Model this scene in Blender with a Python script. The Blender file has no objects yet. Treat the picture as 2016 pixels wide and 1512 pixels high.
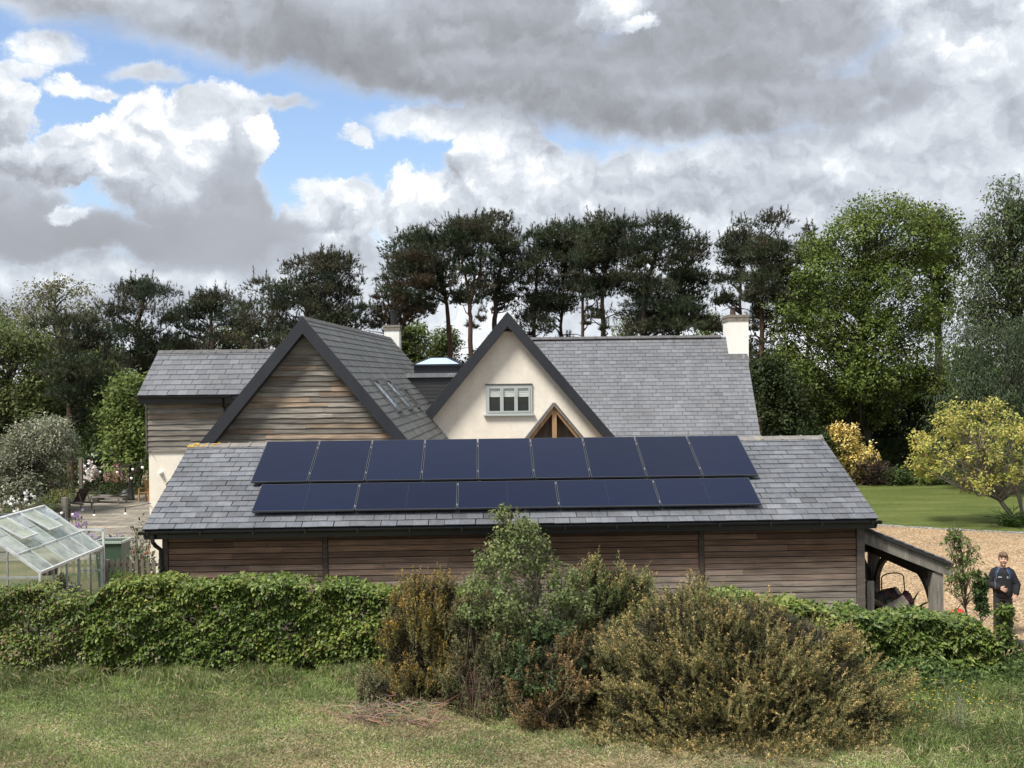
# Cottage with a solar barn, built from scratch. All sizes in metres.
# light and sky settings (HOLES etc. are directions in the sky: azimuth, elevation and size)
import math as _m
SUN_EL, SUN_AZ = _m.radians(57), _m.radians(-132)
SUN_E, SUN_ANG, EXPO, CLOUDS, SKYBASE, SKYTOP = 2.3, 15.0, 1.50, .44, .70, .84
SKYTINT = (.54, .545, .58)
# clouds from back to front: centre and half size in the sky, edge softness, brightness of top and base, texture
MOUNDS = [(1008, 660, 1500, 195, .30, .80, .84, .7), (1300, 420, 480, 120, .30, .82, .70, .9), (1720, 370, 440, 120, .40, .80, .68, .8), (1900, 250, 260, 160, .40, .82, .68, .7), (1960, 470, 200, 60, .4, .74, .70, .5),
 (985, 265, 75, 110, .22, .95, .82, .9), (1010, 360, 130, 95, .2, .93, .72, 1.1), (895, 248, 95, 34, .35, .86, .80, .6), (300, 590, 420, 40, .45, .66, .60, .4),
 (660, 440, 105, 70, .22, .88, .68, 1.0), (825, 410, 80, 66, .2, .96, .72, 1.0), (610, 490, 60, 40, .2, .95, .68, .9),
 (455, 262, 100, 88, .16, .88, .66, .7), (528, 275, 30, 36, .15, .97, .82, .6), (350, 285, 105, 72, .17, .96, .74, 1.1), (225, 325, 105, 60, .17, .96, .74, 1.1), (62, 262, 62, 88, .18, .93, .60, .9), (22, 108, 30, 26, .25, .95, .90, .6),
 (390, 390, 150, 78, .25, .88, .56, 1.0), (470, 420, 75, 110, .35, .60, .54, .3), (40, 400, 150, 80, .35, .64, .50, .5), (140, 360, 120, 40, .2, .93, .60, 1.0), (420, 478, 190, 52, .45, .55, .50, .25), (140, 462, 230, 56, .45, .50, .43, .2), (182, 446, 40, 20, .34, .95, .80, .7),
 (205, 212, 56, 15, -.62, .93, .88, .8), (245, 222, 40, 10, -.75, .9, .86, .8), (702, 270, 34, 12, -.75, .90, .86, .6), (715, 282, 24, 8, -.8, .88, .84, .6), (150, 150, 60, 30, -.7, .80, .78, .8), (110, 190, 40, 16, -.8, .8, .8, .6), (320, 180, 60, 18, -.8, .74, .7, .4), (560, 215, 70, 16, -.8, .66, .6, .4), (860, 250, 120, 22, -.7, .9, .84, .7), (640, 375, 50, 18, -.8, .88, .84, .7),
 (200, 45, 320, 62, .5, .70, .62, .4), (640, 80, 400, 80, .42, .54, .42, .5), (900, 120, 360, 100, .36, .50, .37, .45), (1330, 190, 400, 118, .42, .54, .38, .6), (1480, 95, 300, 110, .45, .52, .47, .4), (1680, 225, 150, 60, .5, .58, .50, .5), (1930, 190, 110, 120, .35, .90, .70, .8), (1000, 30, 700, 60, .5, .52, .46, .4), (760, 40, 260, 30, .7, .62, .50, .4), (1130, 150, 240, 26, .8, .56, .44, .3), (1420, 215, 160, 24, .8, .60, .46, .4), (330, 70, 130, 22, .8, .64, .58, .4),
 (1205, 45, 66, 34, .34, .93, .60, .9), (1262, 78, 34, 16, .34, .93, .78, .6), (265, 42, 75, 24, .5, .86, .72, .5), (1560, 14, 60, 22, .5, .90, .8, .5), (1850, 75, 150, 85, .30, .95, .70, .9), (1760, 20, 120, 40, .4, .88, .76, .7)]
import bpy, bmesh, math, random
import numpy as np
from mathutils import Vector, Matrix
SC = bpy.context.scene
COL = SC.collection
R = math.radians
rnd = random.Random(7)

# ------------------------------------------------------------------ camera model
FPX, CAMH = 2190.0, 5.8
_p, _ro = R(0.39), 0.0115
_f = np.array([0, math.cos(_p), -math.sin(_p)])
_r0 = np.array([1.0, 0, 0]); _u0 = np.cross(_r0, _f)
_r = _r0*math.cos(_ro) - _u0*math.sin(_ro)
_u = _u0*math.cos(_ro) + _r0*math.sin(_ro)
CAM = np.array([0, 0, CAMH])
def ray(x, y): return _f + _r*(x-1008)/FPX + _u*(756-y)/FPX
def atY(x, y, Y):
    d = ray(x, y); return CAM + d*(Y/d[1])
def atZ(x, y, Z):
    d = ray(x, y); return CAM + d*((Z-CAMH)/d[2])
def gz(y):
    """height of the ground at depth y: the field stands a little above the garden"""
    t = min(max((y-20.25)/0.7, 0), 1); t = t*t*(3-2*t)
    return 0.45*(1-t)

# ------------------------------------------------------------------ objects
def props(o, label=None, cat=None, group=None, kind=None):
    if label: o['label'] = label
    if cat: o['category'] = cat
    if group: o['group'] = group
    if kind: o['kind'] = kind
    return o
def thing(name, label, cat, loc=(0, 0, 0), rz=0.0, group=None):
    o = bpy.data.objects.new(name, None); COL.objects.link(o)
    o.empty_display_size = 0.3
    o.location = Vector([float(v) for v in loc]); o.rotation_euler = (0, 0, rz)
    return props(o, label, cat, group)
def copy_tree(o, parent=None):
    c = o.copy(); COL.objects.link(c); c.parent = parent
    for ch in list(o.children): copy_tree(ch, c)
    return c

class MB:
    """collects shapes; build() links them as one mesh object"""
    def __init__(s): s.v = []; s.f = []; s.c = []; s.col = (1, 1, 1)
    def add(s, vs, fs, col=None):
        b = len(s.v); s.v += [tuple(map(float, v)) for v in vs]
        s.f += [tuple(b+i for i in f) for f in fs]
        s.c += [col or s.col]*len(vs)
    def hexa(s, p, col=None):
        s.add(p, [(3, 2, 1, 0), (4, 5, 6, 7), (0, 1, 5, 4), (1, 2, 6, 5), (2, 3, 7, 6), (3, 0, 4, 7)], col)
    def box(s, x0, x1, y0, y1, z0, z1, col=None):
        s.hexa([(x0, y0, z0), (x1, y0, z0), (x1, y1, z0), (x0, y1, z0), (x0, y0, z1), (x1, y0, z1), (x1, y1, z1), (x0, y1, z1)], col)
    def bar(s, a, b, w, h, up=(0, 0, 1), col=None):
        a = np.array(a, float); b = np.array(b, float); d = b-a; d /= np.linalg.norm(d)
        sd = np.cross(d, np.array(up, float))
        if np.linalg.norm(sd) < 1e-5: sd = np.cross(d, (0, 1, 0))
        sd /= np.linalg.norm(sd); n = np.cross(sd, d)
        sd = sd*w/2; n = n*h/2
        s.hexa([a-sd-n, a+sd-n, b+sd-n, b-sd-n, a-sd+n, a+sd+n, b+sd+n, b-sd+n], col)
    def tube(s, pts, rs, n=6, cap=True, col=None):
        pts = [np.array(p, float) for p in pts]
        if not hasattr(rs, '__len__'): rs = [rs]*len(pts)
        vs = []; fs = []
        for i, p in enumerate(pts):
            d = pts[min(i+1, len(pts)-1)]-pts[max(i-1, 0)]; L = np.linalg.norm(d); d = d/L if L > 0 else np.array([0, 0, 1.])
            a = np.cross(d, (0.13, 0.97, 0.2)); 
            if np.linalg.norm(a) < 0.1: a = np.cross(d, (1, 0, 0))
            a /= np.linalg.norm(a); b = np.cross(d, a)
            for k in range(n):
                t = 2*math.pi*k/n; vs.append(p+(a*math.cos(t)+b*math.sin(t))*rs[i])
        for i in range(len(pts)-1):
            for k in range(n):
                k2 = (k+1) % n; fs.append((i*n+k, i*n+k2, (i+1)*n+k2, (i+1)*n+k))
        if cap: fs.append(tuple(range(n-1, -1, -1))); fs.append(tuple((len(pts)-1)*n+k for k in range(n)))
        s.add(vs, fs, col)
    def lathe(s, prof, c=(0, 0, 0), n=20, col=None, sx=1, sy=1):
        vs = []; fs = []
        for r, z in prof:
            for k in range(n):
                t = 2*math.pi*k/n; vs.append((c[0]+r*sx*math.cos(t), c[1]+r*sy*math.sin(t), c[2]+z))
        for i in range(len(prof)-1):
            for k in range(n):
                k2 = (k+1) % n; fs.append((i*n+k, i*n+k2, (i+1)*n+k2, (i+1)*n+k))
        if prof[0][0] > 0.001: fs.append(tuple(range(n-1, -1, -1)))
        if prof[-1][0] > 0.001: fs.append(tuple((len(prof)-1)*n+k for k in range(n)))
        s.add(vs, fs, col)
    def poly(s, pts, d, col=None):
        """flat polygon pushed along vector d to a slab"""
        n = len(pts); P = [np.array(p, float) for p in pts]; d = np.array(d, float)
        s.add(P+[p+d for p in P], [tuple(range(n)), tuple(range(2*n-1, n-1, -1))]+[(i, i+n, (i+1) % n+n, (i+1) % n) for i in range(n)], col)
    def ball(s, c, r, n=10, m=7, col=None, sc=(1, 1, 1)):
        prof = [(max(r*math.sin(math.pi*i/m), 1e-4), -r*math.cos(math.pi*i/m)*sc[2]) for i in range(m+1)]
        s.lathe(prof, c, n, col, sc[0], sc[1])
    def build(s, name, mat, parent=None, smooth=False, world=False, label=None):
        me = bpy.data.meshes.new(name)
        off = np.array(parent.location) if (parent and world) else np.zeros(3)
        me.from_pydata([tuple(np.array(v)-off) for v in s.v] if world else s.v, [], s.f)
        bm = bmesh.new(); bm.from_mesh(me); bmesh.ops.recalc_face_normals(bm, faces=bm.faces); bm.to_mesh(me); bm.free()
        at = me.attributes.new('Col', 'FLOAT_COLOR', 'POINT')
        ca = np.ones((len(s.v), 4), np.float32); ca[:, :3] = np.array(s.c, np.float32).reshape(-1, 3)
        at.data.foreach_set('color', ca.ravel())
        if smooth: me.polygons.foreach_set('use_smooth', [True]*len(me.polygons))
        me.materials.append(mat)
        o = bpy.data.objects.new(name, me); COL.objects.link(o); o.parent = parent
        if label: o['label'] = label
        return o

def numesh(name, V, T, C, mat, parent=None, off=None):
    me = bpy.data.meshes.new(name)
    if off is not None: V = V-np.asarray(off, float)
    n, m = len(V), len(T)
    me.vertices.add(n); me.vertices.foreach_set('co', V.astype(np.float32).ravel())
    me.loops.add(3*m); me.loops.foreach_set('vertex_index', T.astype(np.int32).ravel())
    me.polygons.add(m); me.polygons.foreach_set('loop_start', np.arange(0, 3*m, 3, dtype=np.int32))
    at = me.attributes.new('Col', 'FLOAT_COLOR', 'POINT')
    ca = np.ones((n, 4), np.float32); ca[:, :3] = C; at.data.foreach_set('color', ca.ravel())
    me.materials.append(mat); me.update(calc_edges=True)
    o = bpy.data.objects.new(name, me); COL.objects.link(o); o.parent = parent
    return o
def nrm(a): return a/np.maximum(np.linalg.norm(a, axis=-1, keepdims=True), 1e-9)
class FB:
    """foliage buffer: many leaf- or needle-shaped faces"""
    def __init__(s): s.V = []; s.T = []; s.C = []; s.n = 0
    def leaf(s, P, A, N, L, W, C, fold=0.15):
        n = len(P); A = nrm(A); S = nrm(np.cross(A, N)); N = np.cross(S, A)
        L = np.broadcast_to(np.asarray(L, float).reshape(-1, 1), (n, 1)); W = np.broadcast_to(np.asarray(W, float).reshape(-1, 1), (n, 1))
        v = np.stack([P, P+A*L*.45+S*W*.5+N*W*fold, P+A*L-N*L*.08, P+A*L*.45-S*W*.5+N*W*fold], 1).reshape(-1, 3)
        b = s.n+np.arange(n)[:, None]*4
        s.V.append(v); s.T.append(np.concatenate([b+np.array([[0, 1, 2]]), b+np.array([[0, 2, 3]])], 1).reshape(-1, 3))
        s.C.append(np.repeat(C, 4, 0)); s.n += 4*n
    def needle(s, P, A, L, W, C, Ct=None):
        n = len(P); A = nrm(A); S = nrm(np.cross(A, RG.normal(size=(n, 3))))
        L = np.broadcast_to(np.asarray(L, float).reshape(-1, 1), (n, 1)); W = np.broadcast_to(np.asarray(W, float).reshape(-1, 1), (n, 1))
        v = np.stack([P-S*W*.5, P+S*W*.5, P+A*L], 1).reshape(-1, 3)
        s.V.append(v); s.T.append((s.n+np.arange(3*n)).reshape(-1, 3))
        c = np.repeat(C, 3, 0).reshape(n, 3, 3)
        if Ct is not None: c = c.copy(); c[:, 2] = Ct
        s.C.append(c.reshape(-1, 3)); s.n += 3*n
    def build(s, name, mat, parent=None, off=None):
        return numesh(name, np.concatenate(s.V), np.concatenate(s.T), np.concatenate(s.C), mat, parent, off)
RG = np.random.default_rng(11)
def sph(n):
    return nrm(RG.normal(size=(n, 3)))
def cmix(cols, n, jit=.18, w=None):
    c = np.array(cols, float)[RG.choice(len(cols), n, p=w)]
    return np.clip(c*(1+RG.normal(size=(n, 1))*jit), 0.003, 1)

# ------------------------------------------------------------------ materials
def M(name, base=(.5, .5, .5), rough=.6, metal=0.0, attr=False, noise=(), bump=None, spec=.5, trans=0.0, coat=0.0, mixes=()):
    """base (or the Col attribute) times noise factors; mixes = patches of another colour"""
    m = bpy.data.materials.new(name); m.use_nodes = True; nt = m.node_tree; N = nt.nodes; Lk = nt.links
    bs = N['Principled BSDF']; out = N['Material Output']
    tc = N.new('ShaderNodeTexCoord')
    def co(sc):
        mp = N.new('ShaderNodeMapping'); mp.inputs['Scale'].default_value = sc; Lk.new(tc.outputs['Object'], mp.inputs['Vector']); return mp.outputs[0]
    def nz(sc, st, det=4):
        n = N.new('ShaderNodeTexNoise'); n.inputs['Scale'].default_value = sc; n.inputs['Detail'].default_value = det
        Lk.new(co(st), n.inputs['Vector']); return n.outputs['Fac']
    if attr:
        a = N.new('ShaderNodeAttribute'); a.attribute_name = 'Col'; c = a.outputs['Color']
    else:
        a = N.new('ShaderNodeRGB'); a.outputs[0].default_value = (*base, 1); c = a.outputs[0]
    def mx(mode, fac, A, B):
        x = N.new('ShaderNodeMix'); x.data_type = 'RGBA'; x.blend_type = mode
        for k, v in ((0, fac), (6, A), (7, B)):
            if hasattr(v, 'links'): Lk.new(v, x.inputs[k])
            else: x.inputs[k].default_value = v if k == 0 else (*v, 1)
        return x.outputs[2]
    for sc, st, f0, f1, lo, hi in noise:
        r = N.new('ShaderNodeMapRange'); r.inputs[1].default_value = f0; r.inputs[2].default_value = f1
        r.inputs[3].default_value = lo; r.inputs[4].default_value = hi; Lk.new(nz(sc, st), r.inputs[0])
        cc = N.new('ShaderNodeCombineColor')
        for k in range(3): Lk.new(r.outputs[0], cc.inputs[k])
        c = mx('MULTIPLY', 1.0, c, cc.outputs[0])
    for sc, st, f0, f1, amt, col2 in mixes:
        r = N.new('ShaderNodeMapRange'); r.inputs[1].default_value = f0; r.inputs[2].default_value = f1
        r.inputs[4].default_value = amt; Lk.new(nz(sc, st, 6), r.inputs[0])
        c = mx('MIX', r.outputs[0], c, col2)
    Lk.new(c, bs.inputs['Base Color'])
    bs.inputs['Roughness'].default_value = rough; bs.inputs['Metallic'].default_value = metal
    bs.inputs['Specular IOR Level'].default_value = spec; bs.inputs['Coat Weight'].default_value = coat
    if bump:
        b = N.new('ShaderNodeBump'); b.inputs['Strength'].default_value = bump[2]; b.inputs['Distance'].default_value = bump[3]
        Lk.new(nz(bump[0], bump[1], 5), b.inputs['Height']); Lk.new(b.outputs[0], bs.inputs['Normal'])
    if trans:
        t = N.new('ShaderNodeBsdfTranslucent'); Lk.new(c, t.inputs['Color'])
        ms = N.new('ShaderNodeMixShader'); ms.inputs[0].default_value = trans
        Lk.new(bs.outputs[0], ms.inputs[1]); Lk.new(t.outputs[0], ms.inputs[2]); Lk.new(ms.outputs[0], out.inputs['Surface'])
    return m
I3 = (1, 1, 1)
def glassmat(name, tint, clear, dirt, dirtcol, rough=.02, patch=None):
    m = bpy.data.materials.new(name); m.use_nodes = True; nt = m.node_tree; N = nt.nodes; Lk = nt.links
    N.remove(N['Principled BSDF']); out = N['Material Output']
    tr = N.new('ShaderNodeBsdfTransparent'); tr.inputs[0].default_value = (*tint, 1)
    gl = N.new('ShaderNodeBsdfGlossy'); gl.inputs['Roughness'].default_value = rough
    df = N.new('ShaderNodeBsdfDiffuse'); df.inputs[0].default_value = (*dirtcol, 1)
    if patch:
        a = N.new('ShaderNodeAttribute'); a.attribute_name = 'Col'; Lk.new(a.outputs['Color'], df.inputs[0])
    lw_ = N.new('ShaderNodeLayerWeight'); lw_.inputs[0].default_value = .5; fp = N.new('ShaderNodeMath'); fp.operation = 'POWER'; fp.inputs[1].default_value = 4.0; Lk.new(lw_.outputs['Facing'], fp.inputs[0]); fr = N.new('ShaderNodeMath'); fr.operation = 'MULTIPLY_ADD'; fr.inputs[1].default_value = .8; fr.inputs[2].default_value = .045; Lk.new(fp.outputs[0], fr.inputs[0])
    tc = N.new('ShaderNodeTexCoord'); nz = N.new('ShaderNodeTexNoise'); nz.inputs['Scale'].default_value = 3.0; nz.inputs['Detail'].default_value = 6
    Lk.new(tc.outputs['Object'], nz.inputs['Vector'])
    mr = N.new('ShaderNodeMapRange'); mr.inputs[1].default_value = .3; mr.inputs[2].default_value = .75
    mr.inputs[3].default_value = dirt*.55; mr.inputs[4].default_value = min(dirt*1.3, 1); Lk.new(nz.outputs[0], mr.inputs[0])
    a1 = N.new('ShaderNodeMixShader'); Lk.new(mr.outputs[0], a1.inputs[0]); Lk.new(tr.outputs[0], a1.inputs[1]); Lk.new(df.outputs[0], a1.inputs[2])
    a2 = N.new('ShaderNodeMixShader'); Lk.new(fr.outputs[0], a2.inputs[0]); Lk.new(a1.outputs[0], a2.inputs[1]); Lk.new(gl.outputs[0], a2.inputs[2])
    Lk.new(a2.outputs[0], out.inputs['Surface']); return m

m_slate = M('slate', attr=True, rough=.58, noise=[(.9, I3, .3, .7, .72, 1.2), (14, (1, .4, .4), .3, .75, .8, 1.12)], bump=(30, I3, .25, .01),
            mixes=[(2.2, (1, .3, .3), .60, .74, .28, (.24, .25, .26)), (1.3, (2, .35, .35), .62, .74, .45, (.06, .06, .063)), (26, I3, .68, .76, .3, (.34, .36, .35))])
m_slate2 = M('house_slate', attr=True, rough=.5, noise=[(.5, I3, .3, .7, .85, 1.12), (12, I3, .3, .75, .88, 1.1)], bump=(30, I3, .2, .01),
             mixes=[(2.2, (1.6, .35, .35), .64, .74, .5, (.05, .05, .055)), (9, (1, 1, 1), .66, .74, .4, (.05, .05, .052))])
m_slate3 = M('mossy_slate', attr=True, rough=.62, noise=[(.8, I3, .3, .7, .8, 1.15), (12, (.5, 1, 1), .3, .75, .85, 1.1)], bump=(30, I3, .25, .01),
             mixes=[(1.6, I3, .5, .75, .5, (.11, .115, .075))])
m_under = M('roof_underlay', (.02, .02, .022), .9)
m_ridge = M('ridge_tile', (.17, .16, .15), .85, noise=[(5, I3, .3, .7, .7, 1.2)], mixes=[(3.5, I3, .62, .68, .5, (.28, .27, .20))], bump=(40, I3, .4, .01))
m_lichen = M('lichen', (.55, .36, .06), .9, noise=[(30, I3, .3, .7, .5, 1.2)], bump=(50, I3, .6, .01))
m_ridge2 = M('dark_ridge_tile', (.085, .083, .085), .8, noise=[(5, I3, .3, .7, .7, 1.2)], bump=(40, I3, .3, .01))
m_board = M('weatherboard', attr=True, rough=.85, noise=[(5, (.35, 3, 14), .3, .72, .62, 1.18), (2.2, (.8, 1, 3), .3, .7, .75, 1.15), (60, (.05, 1, 1), .35, .65, .8, 1.1)],
            bump=(24, (.12, 1, 3), .5, .01), mixes=[(3.0, (.5, 1, 2.5), .64, .74, .55, (.055, .05, .047)), (8.0, (1, 1, 1.6), .70, .74, .8, (.05, .035, .025))])
m_waney = M('waney_oak_board', attr=True, rough=.85, noise=[(4, (.3, 3, 12), .3, .72, .55, 1.25), (2.0, (.6, 1, 2.5), .3, .7, .72, 1.2), (50, (.05, 1, 1), .35, .65, .75, 1.12)],
            bump=(20, (.1, 1, 3), .6, .015), mixes=[(2.6, (.4, 1, 2), .60, .72, .5, (.33, .31, .29)), (3.1, (.35, 1, 3), .64, .74, .6, (.06, .05, .042))])
m_black = M('black_plastic', (.012, .012, .014), .32, noise=[(6, I3, .3, .7, .8, 1.3)])
m_barge = M('black_painted_board', (.016, .018, .024), .5, noise=[(3, (1, 1, .3), .3, .7, .85, 1.2)], bump=(30, (1, 1, .1), .1, .01))
m_render = M('cream_render', (.76, .705, .61), .92, noise=[(.7, I3, .3, .7, .93, 1.05), (9, I3, .3, .7, .95, 1.04), (1.2, (2.5, 1, .3), .35, .7, .96, 1.03)], bump=(90, I3, .25, .01),
             mixes=[(1.3, (3, 1, .25), .66, .80, .22, (.42, .37, .29))])
m_white = M('white_render', (.78, .77, .73), .9, noise=[(1.5, (2, 1, .4), .3, .7, .9, 1.05)], bump=(60, I3, .2, .01))
m_clad = M('dark_cladding', (.02, .02, .023), .55, noise=[(3, (.2, 1, 5), .3, .7, .7, 1.4)])
m_sage = M('sage_painted_wood', (.40, .435, .42), .5, noise=[(8, I3, .3, .7, .92, 1.05)])
m_blind = M('blind_fabric', (.88, .87, .82), .9, noise=[(9, (.3, 1, 4), .3, .7, .85, 1.05)])
m_dark = M('dark_interior', (.012, .012, .013), .9)
m_wglass = glassmat('window_glass', (.93, .95, .95), 1, .02, (.3, .3, .3))
m_oak = M('oak', (.34, .215, .115), .75, noise=[(4, (3, 3, .4), .3, .7, .7, 1.2), (30, (1, 1, .08), .3, .7, .8, 1.1)], bump=(30, (1, 1, .1), .3, .01))
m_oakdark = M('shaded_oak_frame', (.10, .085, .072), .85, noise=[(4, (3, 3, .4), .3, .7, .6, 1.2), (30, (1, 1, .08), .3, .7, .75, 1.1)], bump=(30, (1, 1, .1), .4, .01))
m_oakgrey = M('weathered_oak', (.23, .21, .18), .85, noise=[(4, (3, 3, .5), .3, .7, .65, 1.2), (36, (1, 1, .06), .3, .7, .65, 1.15)], bump=(30, (1, 1, .08), .5, .01),
              mixes=[(5, (3, 3, .4), .62, .72, .5, (.09, .08, .07))])
m_cap = M('stone_cap', (.20, .18, .15), .9, noise=[(9, I3, .3, .7, .6, 1.2)], bump=(30, I3, .5, .015))
m_pot = M('terracotta', (.30, .13, .07), .85, noise=[(7, I3, .3, .7, .7, 1.15)])
m_lead = M('lead', (.16, .17, .18), .55, noise=[(5, I3, .3, .7, .8, 1.2)], mixes=[(4, I3, .58, .68, .6, (.42, .43, .43))])
m_frame = M('panel_frame', (.105, .11, .12), .4, metal=.75)
m_clamp = M('steel_clamp', (.35, .36, .38), .35, metal=.8)
m_alu = M('aluminium', (.62, .64, .65), .45, metal=.35, noise=[(6, I3, .3, .7, .75, 1.1)])
m_aludk = M('dull_aluminium', (.34, .36, .36), .5, metal=.3, noise=[(6, I3, .3, .7, .7, 1.1)])
m_ghroof = glassmat('dirt_and_sky_roof_glass', (.75, .82, .78), 1, .62, (.46, .52, .49), patch=True)  # pale tone paints in sky reflection, on top of real algae dirt
m_ghside = glassmat('side_glass', (.88, .92, .9), 1, .07, (.40, .44, .40))
m_galv = M('galvanised_steel', (.42, .44, .46), .45, metal=.55, noise=[(8, I3, .3, .7, .7, 1.15)])
m_bin = M('green_plastic', (.05, .085, .055), .5, noise=[(4, I3, .3, .7, .8, 1.15)])
m_teak = M('grey_teak', (.17, .155, .14), .85, noise=[(20, (.2, 1, 1), .3, .7, .7, 1.2)])
m_dkteak = M('dark_and_shade_teak', (.055, .042, .035), .8, noise=[(20, (1, .2, 1), .3, .7, .7, 1.2)])
m_pine = M('honey_wood', (.45, .25, .10), .6, noise=[(10, (1, 1, .3), .3, .7, .8, 1.1)])
m_picket = M('picket_wood', (.16, .135, .11), .9, noise=[(6, (2, 2, .5), .3, .7, .7, 1.2)], mixes=[(6, I3, .58, .7, .4, (.13, .14, .08))])
m_bulb = M('white_bulb', (.85, .85, .82), .25)
m_wire = M('black_cable', (.015, .015, .015), .6)
m_bark = M('pine_bark', attr=True, rough=.95, noise=[(3.5, (1, 1, .35), .3, .7, .6, 1.3)], bump=(14, (1, 1, .3), .8, .05))
m_twig = M('bark', attr=True, rough=.95, noise=[(6, (1, 1, .3), .3, .7, .7, 1.2)])
m_needle = M('pine_needles', attr=True, rough=.6, spec=.25, trans=.25)
m_leaf = M('leaf', attr=True, rough=.55, spec=.25, trans=.36)
m_glossleaf = M('glossy_leaf', attr=True, rough=.46, spec=.3, trans=.25)
m_gorse = M('gorse_spines', attr=True, rough=.7, spec=.25, trans=.12)
m_petal = M('petals', attr=True, rough=.7, trans=.3)
m_grass = M('grass_blades', attr=True, rough=.6, spec=.3, trans=.3)
m_attr = M('mixed_paint', attr=True, rough=.7)
m_log = M('cut_log', attr=True, rough=.95, noise=[(7, (1, 1, 1), .3, .7, .55, 1.3)], bump=(20, I3, .7, .03))
m_red = M('red_plastic', (.55, .02, .025), .4)
m_hose = M('grey_hose', (.20, .20, .19), .5)
m_slatewall = M('dark_slate_wall', (.07, .072, .075), .8, noise=[(6, (1, 1, 6), .3, .7, .6, 1.3)])
m_stonepot = M('stone_pot', (.22, .23, .22), .75, noise=[(6, I3, .3, .7, .8, 1.15)])

def mat_custom(name, fn):
    m = bpy.data.materials.new(name); m.use_nodes = True
    fn(m.node_tree, m.node_tree.nodes, m.node_tree.links, m.node_tree.nodes['Principled BSDF']); return m
def ramp(N, L, src, stops):
    r = N.new('ShaderNodeValToRGB'); e = r.color_ramp.elements
    while len(e) < len(stops): e.new(.5)
    for i, (p, c) in enumerate(stops): e[i].position = p; e[i].color = (*c, 1)
    L.new(src, r.inputs[0]); return r.outputs[0]
def tnoise(N, L, vec, sc, det=5, rough=.6):
    n = N.new('ShaderNodeTexNoise'); n.inputs['Scale'].default_value = sc; n.inputs['Detail'].default_value = det; n.inputs['Roughness'].default_value = rough
    L.new(vec, n.inputs['Vector']); return n.outputs['Fac']
def mixc(N, L, mode, fac, a, b):
    x = N.new('ShaderNodeMix'); x.data_type = 'RGBA'; x.blend_type = mode
    for k, v in ((0, fac), (6, a), (7, b)):
        if hasattr(v, 'links'): L.new(v, x.inputs[k])
        else: x.inputs[k].default_value = v if k == 0 else (*v, 1)
    return x.outputs[2]
def f_gravel(nt, N, L, b):
    tc = N.new('ShaderNodeTexCoord').outputs['Object']
    v = N.new('ShaderNodeTexVoronoi'); v.inputs['Scale'].default_value = 24; v.inputs['Randomness'].default_value = 1; L.new(tc, v.inputs['Vector'])
    sep = N.new('ShaderNodeSeparateColor'); L.new(v.outputs['Color'], sep.inputs[0])
    c = ramp(N, L, sep.outputs[0], [(0, (.24, .145, .07)), (.35, (.40, .265, .14)), (.7, (.52, .38, .23)), (1, (.68, .57, .41))])
    d = ramp(N, L, v.outputs['Distance'], [(.35, (1, 1, 1)), (.75, (.45, .42, .38))])
    c = mixc(N, L, 'MULTIPLY', 1.0, c, d)
    n = ramp(N, L, tnoise(N, L, tc, .5), [(.32, (.72, .72, .72)), (.68, (1.14, 1.13, 1.12))]); c = mixc(N, L, 'MULTIPLY', 1.0, c, n)
    n2 = ramp(N, L, tnoise(N, L, tc, 7, 3), [(.35, (.72, .7, .68)), (.65, (1.12, 1.12, 1.12))]); c = mixc(N, L, 'MULTIPLY', 1.0, c, n2)
    L.new(c, b.inputs['Base Color']); b.inputs['Roughness'].default_value = .9
    bp = N.new('ShaderNodeBump'); bp.inputs['Strength'].default_value = .8; bp.inputs['Distance'].default_value = .03; bp.invert = True
    L.new(v.outputs['Distance'], bp.inputs['Height']); L.new(bp.outputs[0], b.inputs['Normal'])
m_gravel = mat_custom('honey_gravel', f_gravel)
def f_lawn(nt, N, L, b):
    tc = N.new('ShaderNodeTexCoord').outputs['Object']
    mp = N.new('ShaderNodeMapping'); mp.inputs['Rotation'].default_value = (0, 0, .5); mp.inputs['Scale'].default_value = (.3, 1.5, 1); L.new(tc, mp.inputs['Vector'])
    a = ramp(N, L, tnoise(N, L, mp.outputs[0], .9, 4), [(.3, (.066, .092, .020)), (.5, (.094, .122, .030)), (.72, (.14, .158, .048))])
    f = ramp(N, L, tnoise(N, L, tc, 38, 3), [(.3, (.62, .62, .6)), (.7, (1.25, 1.25, 1.2))])
    md = ramp(N, L, tnoise(N, L, tc, 5, 4, .65), [(.3, (.78, .82, .8)), (.7, (1.22, 1.16, 1.2))]); a = mixc(N, L, 'MULTIPLY', 1.0, a, md)
    L.new(mixc(N, L, 'MULTIPLY', 1.0, a, f), b.inputs['Base Color']); b.inputs['Roughness'].default_value = .8
    b.inputs['Specular IOR Level'].default_value = .2
    bp = N.new('ShaderNodeBump'); bp.inputs['Strength'].default_value = .9; bp.inputs['Distance'].default_value = .04
    L.new(tnoise(N, L, tc, 45, 3), bp.inputs['Height']); L.new(bp.outputs[0], b.inputs['Normal'])
m_lawn = mat_custom('mown_lawn', f_lawn)
def f_field(nt, N, L, b):
    tc = N.new('ShaderNodeTexCoord').outputs['Object']
    a = ramp(N, L, tnoise(N, L, tc, .55, 5), [(.35, (.06, .08, .03)), (.55, (.14, .125, .065)), (.68, (.21, .165, .095))])
    f = ramp(N, L, tnoise(N, L, tc, 22, 5), [(.3, (.45, .45, .4)), (.7, (1.3, 1.3, 1.2))])
    L.new(mixc(N, L, 'MULTIPLY', 1.0, a, f), b.inputs['Base Color']); b.inputs['Roughness'].default_value = .95
m_field = mat_custom('field_soil_and_thatch', f_field)
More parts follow.
